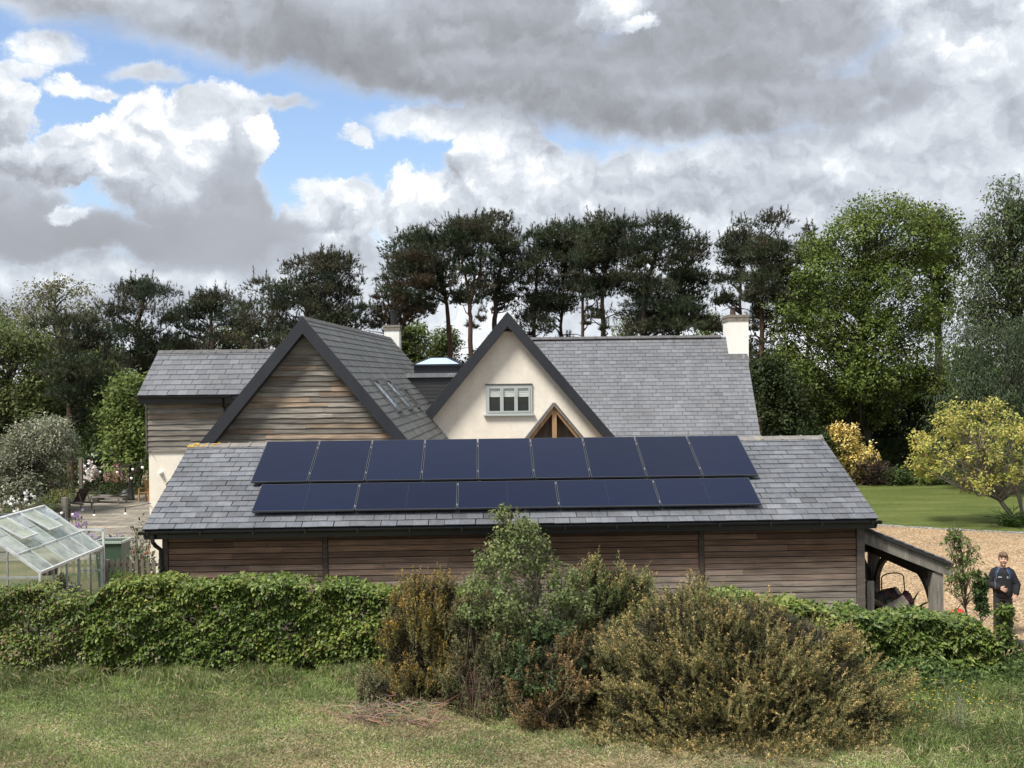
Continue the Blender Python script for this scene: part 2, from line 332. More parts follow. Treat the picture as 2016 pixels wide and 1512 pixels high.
def f_patio(nt, N, L, b):
    tc = N.new('ShaderNodeTexCoord').outputs['Object']
    br = N.new('ShaderNodeTexBrick'); br.inputs['Scale'].default_value = 1.0; br.inputs['Brick Width'].default_value = .9; br.inputs['Row Height'].default_value = .6
    br.inputs['Mortar Size'].default_value = .02; br.inputs['Color1'].default_value = (.16, .145, .125, 1); br.inputs['Color2'].default_value = (.24, .215, .18, 1); br.inputs['Mortar'].default_value = (.07, .065, .055, 1)
    L.new(tc, br.inputs['Vector'])
    mp = N.new('ShaderNodeMapping'); mp.inputs['Scale'].default_value = (.5, 1, 1); L.new(tc, mp.inputs['Vector'])
    c = mixc(N, L, 'MULTIPLY', 1.0, br.outputs['Color'], ramp(N, L, tnoise(N, L, mp.outputs[0], 1.3), [(.3, (.55, .54, .53)), (.6, (1.1, 1.08, 1.02)), (.75, (1.9, 1.8, 1.6))]))
    L.new(c, b.inputs['Base Color']); b.inputs['Roughness'].default_value = .85
m_patio = mat_custom('stone_paving', f_patio)
def f_pv(nt, N, L, b):
    tc = N.new('ShaderNodeTexCoord').outputs['Object']
    mp = N.new('ShaderNodeMapping'); mp.inputs['Scale'].default_value = (.05, 1, 1); L.new(tc, mp.inputs['Vector'])
    st = ramp(N, L, tnoise(N, L, mp.outputs[0], 30, 2), [(.35, (.0040, .0085, .034)), (.65, (.0054, .0112, .044))])
    sm = ramp(N, L, tnoise(N, L, tc, 2.6, 7, .65), [(.64, (0, 0, 0)), (.80, (.03, .035, .045))])
    c = mixc(N, L, 'ADD', 1.0, st, sm)
    oi = N.new('ShaderNodeObjectInfo'); vr = ramp(N, L, oi.outputs['Random'], [(0, (.42, .48, .50)), (1, (.78, .78, .70))]); c = mixc(N, L, 'MULTIPLY', 1.0, c, vr)
    L.new(c, b.inputs['Base Color']); b.inputs['Roughness'].default_value = .2
    b.inputs['Specular IOR Level'].default_value = .10; b.inputs['Specular Tint'].default_value = (.6, .74, 1, 1)
m_pv = mat_custom('solar_glass', f_pv)
# ================================================================== SETTING
def struct(mb, name, mat):
    o = mb.build(name, mat); o['kind'] = 'structure'; return o
g = MB()
ys = [-300, -20, 10, 14]+list(np.arange(14.5, 20.2, .5))+[20.25, 20.35, 20.45, 20.55, 20.65, 20.75, 20.85, 20.95, 21.2, 24, 30, 40, 60, 90, 150, 300, 700]
xs = [-700, -120, -60, -30, -15, -8, 0, 8, 15, 30, 60, 120, 700]
vs = [(x, y, gz(y)) for y in ys for x in xs]; nx = len(xs)
g.add(vs, [(j*nx+i, j*nx+i+1, (j+1)*nx+i+1, (j+1)*nx+i) for j in range(len(ys)-1) for i in range(nx-1)])
struct(g, 'ground', m_field)
edge = [(7.6, 42.6), (11, 42.6), (14, 41.98), (15.2, 41.2), (16.5, 40.5), (18.2, 39.6), (22, 37.5), (30, 34)]
g = MB(); P_ = [(6.4, 21.3), (40, 21.05), (40, 30)]+[(x, y) for x, y in edge[::-1]]+[(4, 41), (-9, 40.0), (-9, 29), (6.4, 29)]
g.add([(x, y, .004) for x, y in P_], [tuple(range(len(P_)))]); struct(g, 'gravel_drive', m_gravel)
g = MB(); P_ = [(x, y+.02) for x, y in edge]+[(60, 34), (60, 57.5), (25, 56.5), (18, 57.3), (11, 58)]
g.add([(x, y, .03) for x, y in P_]+[(x, y, -.05) for x, y in P_], [tuple(range(len(P_)))]+[(i, i+len(P_), (i+1) % len(P_)+len(P_), (i+1) % len(P_)) for i in range(len(P_))]); struct(g, 'lawn', m_lawn)
g = MB()
P_ = [(-33, 36), (-9.5, 36), (-9.5, 56.5), (-18, 57), (-21.3, 54.2), (-23.2, 51), (-33, 47)]
g.add([(x, y, .008) for x, y in P_], [tuple(range(len(P_)))]); struct(g, 'patio', m_patio)
# lawn edging stones
g = MB()
for (x0, y0), (x1, y1) in zip(edge[1:-1], edge[2:]):
    d = math.hypot(x1-x0, y1-y0); n = int(d/.14)
    for i in range(n):
        t = (i+.5)/n; x = x0+(x1-x0)*t; y = y0+(y1-y0)*t-.06; r = .07+rnd.random()*.04; h = .03+rnd.random()*.02
        g.ball((x, y, h*.3), r, 7, 5, (.17+rnd.random()*.08,)*3, (1.3, .8, .5))
e = g.build('edging_stones', m_log); props(e, 'low row of grey edging stones between lawn and gravel', 'stone edging')

# ================================================================== SLATES, BOARDS
def slates(mb, O, A, U, L, S, gauge, w, col, cj=.14, lap=.02, off=.0, clip=None, warm=.03, th=.013):
    O = np.array(O, float); A = nrm(np.array(A, float)); U = nrm(np.array(U, float)); Nn = np.cross(A, U)
    if Nn[2] < 0: Nn = -Nn
    rows = int(math.ceil(S/gauge-.05))
    for r in range(rows):
        s0 = r*gauge; s1 = min(s0+gauge+lap, S)
        n = int(math.ceil(L/w))+1
        for k in range(n):
            x0 = k*w-(w/2 if r % 2 else 0)+rnd.uniform(-.006, .006); x1 = x0+w-.009
            x0 = max(x0, 0); x1 = min(x1, L)
            if x1-x0 < .03: continue
            if clip and not clip((x0+x1)/2, s0+gauge/2): continue
            h0 = .023+rnd.uniform(-.002, .004); j = rnd.uniform(-.006, .006)
            sh = 1+rnd.gauss(0, cj); t = rnd.gauss(0, warm*.4)
            c = tuple(max(.02, v*sh*(1+t*q)) for v, q in zip(col, (1, 0, -1)))
            p = []
            for dz in (-th, 0):
                for x, s_, h in ((x0, s0+j, h0), (x1, s0+j+rnd.uniform(-.003, .003), h0), (x1, s1, .007), (x0, s1, .007)):
                    p.append(O+A*x+U*s_+Nn*(h+dz+off))
            mb.hexa(p, c)
def slab(mb, O, A, U, L, S, t, off=-.01):
    O = np.array(O, float); A = nrm(np.array(A, float)); U = nrm(np.array(U, float)); Nn = np.cross(A, U)
    if Nn[2] < 0: Nn = -Nn
    q = [O, O+A*L, O+A*L+U*S, O+U*S]
    mb.hexa([p+Nn*(off-t) for p in q]+[p+Nn*off for p in q])
def ridge(mb, a, b, drop, half, step=.45, th=.025, col=(1, 1, 1)):
    a = np.array(a, float); b = np.array(b, float); D = b-a; n = max(1, int(round(np.linalg.norm(D)/step))); d = nrm(D)
    sd = nrm(np.cross(d, (0, 0, 1.)))
    for i in range(n):
        p = a+D*i/n; q = a+D*(i+1)/n-d*.006
        lift = rnd.uniform(0, .006)
        for k, (x, ex) in enumerate(((p, 0), (q-d*.05, .014))):      # tile plus its raised collar
            y = q
            for sgn in (-1, 1):
                z0 = np.array([0, 0, lift+ex]); z1 = np.array([0, 0, lift+ex-drop])
                e0 = sd*sgn*half
                up = np.array([0, 0, th])
                mb.hexa([x+z0, y+z0, y+z1+e0, x+z1+e0, x+z0+up, y+z0+up, y+z1+e0+up, x+z1+e0+up])
def boards(mb, fn, z0, z1, h, y, colfn, wav=.012, seg=.35, proud=.028, joints=True, groove=-.012):
    """horizontal lapped boards facing -y; fn(z)->(xl,xr)"""
    k = 0; z = z0
    while z < z1-.01:
        zt = min(z+h, z1)
        xl0, xr0 = fn(z); xl1, xr1 = fn(zt)
        if xr0-xl0 > .05:
            cuts = [0, 1]
            if joints and xr0-xl0 > 2.2: cuts = [0, rnd.uniform(.25, .75), 1]
            for c0, c1 in zip(cuts, cuts[1:]):
                col = colfn(z); n = max(2, int((xr0-xl0)*(c1-c0)/seg)); dz = 0; jz = rnd.uniform(-.006, .006)*(wav > .005); pj = rnd.uniform(0, .008)
                vs = []
                for i in range(n+1):
                    t = c0+(c1-c0)*i/n
                    if c0 > 0 and i == 0: t += .0012
                    dz = dz*.6+rnd.uniform(-wav, wav)
                    xb = xl0+(xr0-xl0)*t; xt = xl1+(max(xr1, xl1+.02)-xl1)*t
                    vs += [(xb, y-proud-pj, z+dz+jz), (xt, y-.006-(groove > 0)*.012, zt-groove), (xt, y+.01, zt-groove), (xb, y+.01, z+dz+jz)]
                fs = []
                for i in range(n):
                    a = i*4; b = a+4
                    fs += [(a, b, b+1, a+1), (a+3, b+3, b, a), (a+1, b+1, b+2, a+2)]
                fs += [(0, 1, 2, 3), (n*4+3, n*4+2, n*4+1, n*4)]
                mb.add(vs, fs, col)
        z += h; k += 1
def gutter(mb, a, b, r=.06):
    a = np.array(a, float); b = np.array(b, float); d = nrm(b-a); sd = nrm(np.cross(d, (0, 0, 1.)))
    n = 9; vs = []; 
    for p in (a, b):
        for rr in (r, r-.006):
            for k in range(n):
                t = math.pi*k/(n-1); vs.append(p+sd*math.cos(t)*rr-np.array([0, 0, 1])*math.sin(t)*rr)
    fs = []
    for k in range(n-1): fs += [(k, k+1, 2*n+k+1, 2*n+k), (n+k, 3*n+k, 3*n+k+1, n+k+1)]
    fs += [(0, 2*n, 3*n, n), (n-1, 2*n-1, 4*n-1, 3*n-1)]
    mb.add(vs, fs)
    for p in (a, b): mb.add([p+sd*math.cos(math.pi*k/(n-1))*r-np.array([0, 0, 1])*math.sin(math.pi*k/(n-1))*r for k in range(n)], [tuple(range(n))])

# ================================================================== BARN (long garage)
TB = R(1.594); EV = 2.99; PB = math.atan2(1.361, 3.464)
barn = thing('barn', 'long low timber barn with weathered board wall and grey slate roof carrying the solar panels', 'barn', (0, 21.2, 0), TB)
UB = np.array([0, math.cos(PB), math.sin(PB)]); UBb = np.array([0, -math.cos(PB), math.sin(PB)])
NB = np.array([0, -math.sin(PB), math.cos(PB)])
rf = MB(); slab(rf, (-7.0, .02, EV), (1, 0, 0), UB, 14.0, 3.70, .06); slab(rf, (7.0, 6.91, EV), (-1, 0, 0), UBb, 14.0, 3.70, .06)
roof = rf.build('roof_deck', m_under, barn)
rf = MB(); slates(rf, (-7.02, -.03, EV-.012), (1, 0, 0), UB, 14.04, 3.75, .222, .30, (.108, .115, .130), .13, warm=.03)
slates(rf, (7.02, 6.96, EV-.012), (-1, 0, 0), UBb, 14.04, 3.75, .222, .30, (.108, .115, .130), .2)
roof = rf.build('roof', m_slate, barn, label='grey slate roof with pale weather streaks')
rt = MB(); ridge(rt, (-7.02, 3.464, EV+1.385), (7.02, 3.464, EV+1.385), .075, .14)
rt.build('ridge_tiles', m_ridge, roof)
lm = MB()
for i in range(26):
    x = -7.02+rnd.random()**1.8*.75; sgn = rnd.random()
    lm.ball((x, 3.464-sgn*.12, EV+1.413-sgn*.065), rnd.uniform(.015, .04), 6, 4, None, (1.4, 1, .4))
lm.build('yellow_lichen', m_lichen, roof)
wl = MB()
XL, XR = -6.72, 6.84; WT = 2.82
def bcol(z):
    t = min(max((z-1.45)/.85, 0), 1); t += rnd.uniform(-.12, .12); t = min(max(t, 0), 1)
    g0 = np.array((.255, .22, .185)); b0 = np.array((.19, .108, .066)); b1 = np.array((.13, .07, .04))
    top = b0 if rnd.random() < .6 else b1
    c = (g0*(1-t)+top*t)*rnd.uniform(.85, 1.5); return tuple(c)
bays = [(XL+.10, -3.68), (-3.57, 3.60), (3.71, XR-.15)]
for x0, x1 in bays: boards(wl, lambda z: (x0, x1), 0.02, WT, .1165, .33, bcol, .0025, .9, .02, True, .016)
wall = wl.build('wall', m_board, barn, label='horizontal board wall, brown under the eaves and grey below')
bk = MB(); bk.col = (.03, .022, .017); bk.box(XL, XR, .345, 6.6, 0, 2.86); bk.poly([(XL, .36, 2.86), (XL, 6.58, 2.86), (XL, 3.464, 4.22)], (.05, 0, 0)); bk.poly([(XR-.05, .36, 2.86), (XR-.05, 6.58, 2.86), (XR-.05, 3.464, 4.22)], (.05, 0, 0))
bk.build('wall', m_board, barn)
for x in (-3.625, 3.655):
    b = MB(); b.box(x-.045, x+.045, .285, .342, 0, WT, (.09, .066, .05)); b.build('cover_batten', m_board, barn)
b = MB(); b.box(XR-.14, XR+.01, .27, .342, 0, WT+.02, (.15, .125, .105)); b.build('corner_post', m_board, barn)
b = MB(); b.box(XL-.01, XL+.09, .27, .342, 0, WT+.02, (.12, .09, .07)); b.build('corner_post', m_board, barn)
b = MB(); b.box(-7.0, 7.0, .03, .055, EV-.20, EV-.035); b.build('fascia', m_black, barn)
b = MB(); b.box(-6.9, 6.97, .06, .26, EV-.20, EV-.175, (.20, .17, .13)); b.build('soffit', m_board, barn)
gt = MB(); gutter(gt, (-7.08, -.035, EV-.045), (7.07, -.035, EV-.045), .062)
for i in range(15): gt.box(-6.9+i*.985-.012, -6.9+i*.985+.012, -.103, .03, EV-.115, EV-.04)
gutb = gt.build('gutter', m_black, barn, smooth=False)
dp = MB(); dp.tube([(-6.82, -.035, EV-.09), (-6.82, -.035, EV-.24), (-6.79, .06, EV-.33), (-6.74, .2, EV-.42), (-6.74, .22, EV-.6), (-6.74, .22, 0)], .04, 10)
for z in (.9, 2.2): dp.box(-6.79, -6.69, .17, .28, z, z+.05)
dp.build('downpipe', m_black, gutb, smooth=False)
for sx in (-7.0, 6.97):
    for (y0, U_) in ((-.02, UB), (6.948, UBb)):
        o = np.array([sx, y0, EV-.16]); e = o+U_*3.72
        vb = MB(); vb.hexa([o, o+(.03, 0, 0), e+(.03, 0, 0), e, o+(0, 0, .15), o+(.03, 0, .15), e+(.03, 0, .15), e+(0, 0, .15)]); vb.build('bargeboard', m_oakdark, barn)

# open lean-to against the right gable
lt = MB()
LX0, LX1, LY0, LY1 = 6.86, 8.80, .78, 4.7
def lz(x): return 2.70-(x-6.98)*.413
sl_o = np.array([LX1, LY0-.06, lz(LX1)]); sl_u = nrm(np.array([-(LX1-LX0), 0, lz(LX0)-lz(LX1)]))
slab(lt, sl_o, (0, 1, 0), sl_u, LY1-LY0+.12, 2.1, .06, .016)
lroof = lt.build('lean_to_roof', m_under, barn)
ls = MB(); slates(ls, sl_o+np.array([.03, 0, .01]), (0, 1, 0), sl_u, LY1-LY0+.12, 2.1, .222, .3, (.15, .15, .155), .2); ls.build('slates', m_slate, lroof)
for y in (LY0, LY1-.07):
    b = MB()
    P_ = [(LX0, lz(LX0)-.04), (LX1, lz(LX1)-.04), (LX1, lz(LX1)-.27), (8.46, lz(8.46)-.29), (LX0, lz(LX0)-.30)]
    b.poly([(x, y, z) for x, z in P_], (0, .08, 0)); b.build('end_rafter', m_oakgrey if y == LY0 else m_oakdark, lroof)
b = MB(); b.box(8.42, 8.60, LY0+.09, LY1-.08, 1.60, 1.78); b.build('outer_plate', m_oakdark, lroof)
for y in np.linspace(LY0+.7, LY1-.7, 5):
    b = MB(); b.bar((LX0, y, lz(LX0)-.11), (LX1-.03, y, lz(LX1)-.11), .07, .12); b.build('rafter', m_oakdark, lroof)
def curved_brace(a, b_, bulge, w, th, name, par, mat):
    """flat curved brace from a to b, bulging by vector"""
    a = np.array(a, float); b_ = np.array(b_, float); bulge = np.array(bulge, float); mb = MB()
    n = 7; d = nrm(b_-a); nb = nrm(bulge); sd = np.cross(d, nb)*th/2; prev = None
    for i in range(n+1):
        t = i/n; p = a+(b_-a)*t+bulge*4*t*(1-t); q = [p-nb*w/2-sd, p+nb*w/2-sd, p+nb*w/2+sd, p-nb*w/2+sd]
        if prev: mb.hexa(prev+q)
        prev = q
    return mb.build(name, mat, par)
for y, nm in ((.92, 0), (4.46, 1)):
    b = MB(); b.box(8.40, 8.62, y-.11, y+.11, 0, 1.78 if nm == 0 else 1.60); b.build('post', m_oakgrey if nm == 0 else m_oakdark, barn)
curved_brace((8.51, 1.05, .85), (8.51, 1.75, 1.63), (0, -.11, .10), .13, .09, 'brace', barn, m_oakdark)
curved_brace((8.51, 4.33, .85), (8.51, 3.6, 1.63), (0, .11, .10), .13, .09, 'brace', barn, m_oakdark)
curved_brace((8.40, 4.46, .85), (7.75, 4.46, 2.05), (.12, 0, .08), .13, .09, 'brace', barn, m_oakdark)
b = MB(); b.box(LX0, 8.5, 4.40, 4.52, 1.62, 1.82); b.build('tie_beam', m_oakdark, barn)

# ------------------------------------------------------------------ solar panels, one thing each
def panel_proto(W, Lh, split):
    """local: x across, y up the slope, z off the roof"""
    fr = MB(); t = .032
    for x0, x1, y0, y1 in ((0, W, 0, .011), (0, W, Lh-.011, Lh), (0, .011, .011, Lh-.011), (W-.011, W, .011, Lh-.011)): fr.box(x0, x1, y0, y1, 0, t)
    gl = MB(); gl.box(.011, W-.011, .011, Lh-.011, .006, t-.0015)
    return fr, gl
PX = [(-5.285+i*1.1545, 1.665, 1.134, 1.95, 'u', i) for i in range(9)]+[(-5.035+i*1.981, .41, 1.962, 1.134, 'l', i) for i in range(5)]
onth = ['leftmost', 'second from left', 'third from left', 'fourth from left', 'middle', 'fourth from right', 'third from right', 'second from right', 'rightmost']
onl = ['leftmost', 'second from left', 'middle', 'second from right', 'rightmost']
Rb = Matrix.Rotation(TB, 4, 'Z'); meshes = {}
for x, s_, W, Lh, row, i in PX:
    p = np.array([x, 0, EV])+UB*s_+NB*.10
    lab = (f'upright black solar panel, {onth[i]} in the upper row' if row == 'u' else f'sideways black solar panel, {onl[i]} in the lower row')
    o = thing('solar_panel', lab, 'solar panel', (0, 0, 0), 0, 'solar panels on the barn roof')
    loc = Matrix.Translation((0, 21.2, 0)) @ Rb @ Vector(p)
    o.location = loc; o.rotation_euler = (Rb @ Matrix.Rotation(PB, 4, 'X')).to_euler()
    if row not in meshes:
        fr, gl = panel_proto(W, Lh, row == 'l')
        a = fr.build('frame', m_frame, o)
        c = gl.build('glass', m_pv, o)
        ds = []
        for yy in ((.32, 1.55) if row == 'u' else (.12, .98)): mc = MB(); mc.box(-.019, -.0005, yy, yy+.06, .0, .036); ds.append(mc.build('clamp', m_clamp, o))
        es = []
        for yy in ((.34, 1.57) if row == 'u' else (.14, 1.0)): rr = MB(); rr.box(-.02, W+.0, yy-.02, yy+.02, -.06, -.002); es.append(rr.build('mounting_rail', m_frame, o))
        meshes[row] = (a, c, *ds, *es)
        if row == 'l':
            ln = MB(); ln.box(W/2-.002, W/2+.002, .011, Lh-.011, .0306, .0312); l_ = ln.build('centre_line', M('faint_line', (.010, .016, .036), .4), o); meshes[row] = (a, c, *ds, *es, l_)
    else:
        for ch in meshes[row]:
            cc = ch.copy(); COL.objects.link(cc); cc.parent = o

# ================================================================== HOUSE
TH = R(-1.9)
Ah = np.array([math.cos(TH), math.sin(TH), 0]); Bh = np.array([-math.sin(TH), math.cos(TH), 0])
S0, T0 = -2.0, 38.0
def UT(px, py, t):
    """house coordinates (s,t,z) of a picture point on the plane t"""
    d = ray(px, py); k = (t-CAM@Bh)/(d@Bh); P = CAM+k*d
    return np.array([P@Ah-S0, t-T0, P[2]])
hl = Ah*S0+Bh*T0
house = thing('house', 'cottage with a timber clad gable, a cream rendered gable, slate roofs and two white chimneys', 'house', hl, TH)
def H(s, t, z): return np.array([s-S0, t-T0, z])
TP = math.tan(R(50)); cs50, sn50 = math.cos(R(50)), math.sin(R(50))
# --- timber gable wing
TAS, TAZ = -7.246, 7.62
def tg(z): hw = max((7.40-z)/TP, .02); return (TAS-S0-hw, TAS-S0+hw)
def wcol(z):
    c = np.array((.212, .19, .164))*rnd.uniform(.68, 1.5)
    if rnd.random() < .34: c = c*np.array((1.02, .86, .72))
    return tuple(c)
m = MB(); boards(m, tg, 2.6, 7.38, .157, 33.0-T0, wcol, .012, .3, .036)
m.build('cladding', m_waney, house, label='grey waney edged boards filling the dark trimmed timber gable')
m = MB(); m.poly([H(TAS, 33.02, 7.38), H(TAS+4.1, 33.02, 2.5), H(TAS-4.1, 33.02, 2.5)], (0, 17.8, 0)); m.box(TAS-3.9-S0, TAS+3.9-S0, 33.03-T0, 50.9-T0, 0, 2.7); m.build('wall', m_white, house)
rs = MB(); SL = 6.35
UR = np.array([-cs50, 0, sn50]); UL = np.array([cs50, 0, sn50])
oR = H(TAS, 32.62, TAZ)-UR*SL; oL = H(TAS, 32.62, TAZ)-UL*SL
slab(rs, oR, (0, 1, 0), UR, 18.5, SL, .10, -.012); slab(rs, oL, (0, 1, 0), UL, 18.5, SL, .10, -.012)
rd = rs.build('roof_deck', m_under, house)
rs = MB(); slates(rs, oR, (0, 1, 0), UR, 18.5, SL, .262, .40, (.092, .096, .095), .12); slates(rs, oL, (0, 1, 0), UL, 18.5, SL, .262, .40, (.092, .096, .095), .12)
rw = rs.build('roof', m_slate3, house, label='steep mossy slate roof of the timber gable wing with three roof windows')
rt = MB(); ridge(rt, H(TAS, 32.6, TAZ+.01), H(TAS, 51.1, TAZ+.01), .13, .12, .46); rt.build('ridge_tiles', m_ridge2, rw)
def barge(as_, az, t, drop_z, w, name='bargeboard', th=.05):
    for sg, U_ in ((1, UR), (-1, UL)):
        L = (az-drop_z)/sn50; o = H(as_, t, az); e = o-U_*L; nn = np.array([sg*sn50, 0, cs50])
        dn = -nn*w
        m = MB(); top = nn*.012
        # mitred at the apex
        ap = H(as_, t, az+.012/cs50); apd = H(as_, t, az-w/cs50)
        q = [ap, e+top, e+dn, apd]; m.poly(q, (0, th, 0))
        m.poly([apd+(0, .02, 0), e+dn+(0, .02, 0), e+dn+nn*.03+(0, .02, 0), apd+np.array([0, .02, .03/cs50])], (0, .34, 0))
        m.build(name, m_barge, house)
barge(TAS, TAZ, 32.58, 2.7, .31)
# --- left wing
lw = -12.25
m = MB(); lf = lambda z: (-12.08-S0, -7.6-S0)
boards(m, lf, 3.66, 5.28, .165, 33.05-T0, wcol, .012, .3, .036); m.box(-12.12-S0, -12.07-S0, 33.0-T0, 33.08-T0, 3.64, 5.25, (.09, .08, .07))
m.build('cladding', m_waney, house, label='grey boards on the upper wall of the left wing')
m = MB(); m.box(-12.05-S0, -7.5-S0, 33.06-T0, 36.4-T0, 0, 5.3); m.build('wall', m_render, house, label='cream lower wall of the left wing')
pw = math.atan2(6.69-5.36, 34.57-32.72); cw, sw = math.cos(pw), math.sin(pw); SW = math.hypot(1.33, 1.85)
m = MB(); m.poly([H(lw, 32.72, 5.34), H(-9.25, 32.72, 5.34), H(-8.1, 34.57, 6.66), H(lw, 34.57, 6.66)], (0, 0, -.08)); slab(m, H(lw+5.1, 36.42, 5.36), (-1, 0, 0), (0, -cw, sw), 5.1, SW, .08)
m.poly([H(-12.0, 33.1, 5.25), H(-12.0, 36.1, 5.25), H(-12.0, 34.57, 6.5)], (.05, 0, 0)); m.build('roof_deck', m_under, house)
m = MB(); slates(m, H(lw, 32.70, 5.35), (1, 0, 0), (0, cw, sw), 5.1, SW, .262, .30, (.108, .114, .128), .10, clip=lambda x, s_: lw+x < TAS-(TAZ-5.35-s_*sw)/TP+.02); slates(m, H(lw+5.1, 36.44, 5.35), (-1, 0, 0), (0, -cw, sw), 5.1, SW, .228, .30, (.165, .17, .185), .1)
lwr = m.build('roof', m_slate2, house, label='grey slate roof of the left wing')
m = MB(); ridge(m, H(lw, 34.57, 6.72), H(-8.5, 34.57, 6.72), .10, .13, .45); m.build('ridge_tiles', m_ridge2, lwr)
m = MB(); m.box(lw-S0, -9.3-S0, 32.78-T0, 32.81-T0, 5.10, 5.33); gutter(m, H(lw-.08, 32.70, 5.33), H(-9.38, 32.62, 5.33), .062)
gl_ = m.build('gutter', m_black, house)
m = MB(); m.tube([H(-9.7, 32.72, 5.25), H(-9.7, 32.76, 5.05), H(-9.7, 32.95, 4.95), H(-9.7, 32.95, 4.6)], .035, 8); m.build('downpipe', m_black, gl_)
p = UT(317, 931, 33.03); m = MB(); m.ball(p+(0, -.06, 0), .055, 10, 7); m.box(p[0]-.05, p[0]+.05, p[1]-.03, p[1]+.03, p[2]-.05, p[2]+.05); m.build('wall_light', m_bulb, house)
# --- cream gable wing and main roof
CAS, CAZ, CT = -1.50, 8.175, 41.5
m = MB(); zt = 7.98
m.poly([H(CAS, CT, zt), H(CAS+(zt-2.4)/TP, CT, 2.4), H(CAS-(zt-2.4)/TP, CT, 2.4)], (0, 5, 0)); m.box(CAS-4.5-S0, CAS+4.5-S0, CT-T0, CT+5-T0, 0, 2.4)
m.build('wall', m_render, house, label='cream rendered gable wall with the small three light window')
m = MB(); SLc = 6.5
for U_ in (UR, UL):
    o = H(CAS, CT-.42, CAZ)-U_*SLc; slab(m, o, (0, 1, 0), U_, 6.0, SLc, .12, -.012)
m.build('roof_deck', m_under, house)
m = MB()
for U_ in (UR, UL):
    o = H(CAS, CT-.42, CAZ)-U_*SLc; slates(m, o, (0, 1, 0), U_, 6.0, SLc, .25, .3, (.13, .133, .14), .1)
m.build('roof', m_slate2, house, label='slate roof over the cream gable')
barge(CAS, CAZ, CT-.46, 2.9, .335)
p = H(CAS, CT-.12, 7.52); m = MB(); m.ball(p, .07, 8, 6, None, (1.3, 1, .8)); m.ball(p+(.12, 0, -.02), .05, 8, 6); m.ball(p+(-.12, 0, 0), .05, 8, 6); m.build('outdoor_light', m_wire, house)
MT, MZ, MS0, MS1 = 45.45, 7.31, -1.5, 7.93
pm = math.atan2(7.31-3.55, 45.45-42.2); cm, sm = math.cos(pm), math.sin(pm); SM = 5.6
Um = np.array([0, cm, sm]); Umb = np.array([0, -cm, sm]); oM = H(MS0, MT, MZ)-Um*SM; oMb = H(MS1, MT, MZ)-Umb*SM
m = MB(); slab(m, oM, (1, 0, 0), Um, MS1-MS0, SM, .1); slab(m, oMb, (-1, 0, 0), Umb, MS1-MS0, SM, .1); m.build('roof_deck', m_under, house)
m = MB(); slates(m, oM, (1, 0, 0), Um, MS1-MS0, SM, .19, .30, (.124, .130, .146), .09); slates(m, oMb, (-1, 0, 0), Umb, MS1-MS0, SM, .19, .30, (.124, .130, .146), .09)
mr_ = m.build('roof', m_slate2, house, label='wide pale slate roof of the main house')
m = MB(); ridge(m, H(-.8, MT, MZ+.05), H(7.0, MT, MZ+.05), .09, .13, .46); m.build('ridge_tiles', m_ridge2, mr_)
m = MB(); hw = SM*cm-.25
m.box(MS0-S0, 7.8-S0, MT-hw-T0, MT+hw-T0, 0, MZ-SM*sm+.1); m.poly([H(7.74, MT-hw, 2.9), H(7.74, MT+hw, 2.9), H(7.74, MT, MZ-.2)], (.06, 0, 0)); m.build('wall', m_render, house)
def chimney(s0, s1, t0, t1, z0, z1, capz, pot, lab):
    m = MB(); m.box(s0-S0, s1-S0, t0-T0, t1-T0, z0, z1); c = m.build('chimney', m_white, house, label=lab)
    m = MB(); o = .03
    m.box(s0-o-S0, s1+o-S0, t0-o-T0, t1+o-T0, z1, z1+(capz-z1)*.55); m.box(s0-o*1.5-S0, s1+o*1.5-S0, t0-o*1.5-T0, t1+o*1.5-T0, z1+(capz-z1)*.55, capz)
    m.build('stone_cap', m_cap, c); m = MB(); pot(m); return c, m
c, m = chimney(7.20, 7.99, 44.72, 46.15, 5.5, 7.92, 8.16, lambda q: q.lathe([(.13, 0), (.12, .1), (.10, .3), (.13, .32), (.13, .36), (.09, .36)], H(7.50, 45.5, 8.14), 14), 'broad white chimney at the right end of the main roof')
m.build('chimney_pot', M('sooty_clay', (.055, .04, .035), .9), c)
m = MB(); m.box(7.18-S0, 7.92-S0, 44.60-T0, 44.72-T0, 6.35, 6.60)
m.build('lead_flashing', m_lead, c)
c, m = chimney(-7.55, -6.85, 50.95, 51.6, 5.0, 7.98, 8.23, lambda q: q.lathe([(.14, 0), (.14, .62), (.17, .64), (.17, .70), (.1, .70)], H(-7.15, 51.27, 8.22), 14), 'slim white chimney with black flue at the back of the timber wing')
m.build('flue', m_black, c)
# --- link with roof lantern
m = MB(); boards(m, lambda z: (-8-S0, -2.2-S0), 2.5, 5.88, .145, 44.62-T0, lambda z: (1, 1, 1), .001, 2, .014, False); m.build('dark_cladding', m_clad, house)
m = MB(); m.box(-7.6-S0, -2.0-S0, 44.55-T0, 48.5-T0, 5.88, 5.95); m.box(-7.6-S0, -2.0-S0, 44.5-T0, 44.56-T0, 5.80, 5.97); m.build('flat_roof', m_lead, house)
a = UT(815, 737, 45.6); b2 = UT(907, 737, 45.6); lx0, lx1 = a[0], b2[0]; y0, y1 = 45.6-T0, 47.6-T0
m = MB(); m.box(lx0, lx1, y0, y1, 5.95, 6.30); la = m.build('roof_lantern', m_barge, house, label='black framed glass roof lantern on the flat roof')
za, zb = 6.31, 6.62; ex = .07; ix = .62
o4 = [(lx0-ex, y0-ex, za), (lx1+ex, y0-ex, za), (lx1+ex, y1+ex, za), (lx0-ex, y1+ex, za)]; i4 = [(lx0+ix, y0+ix, zb), (lx1-ix, y0+ix, zb), (lx1-ix, y1-ix, zb), (lx0+ix, y1-ix, zb)]
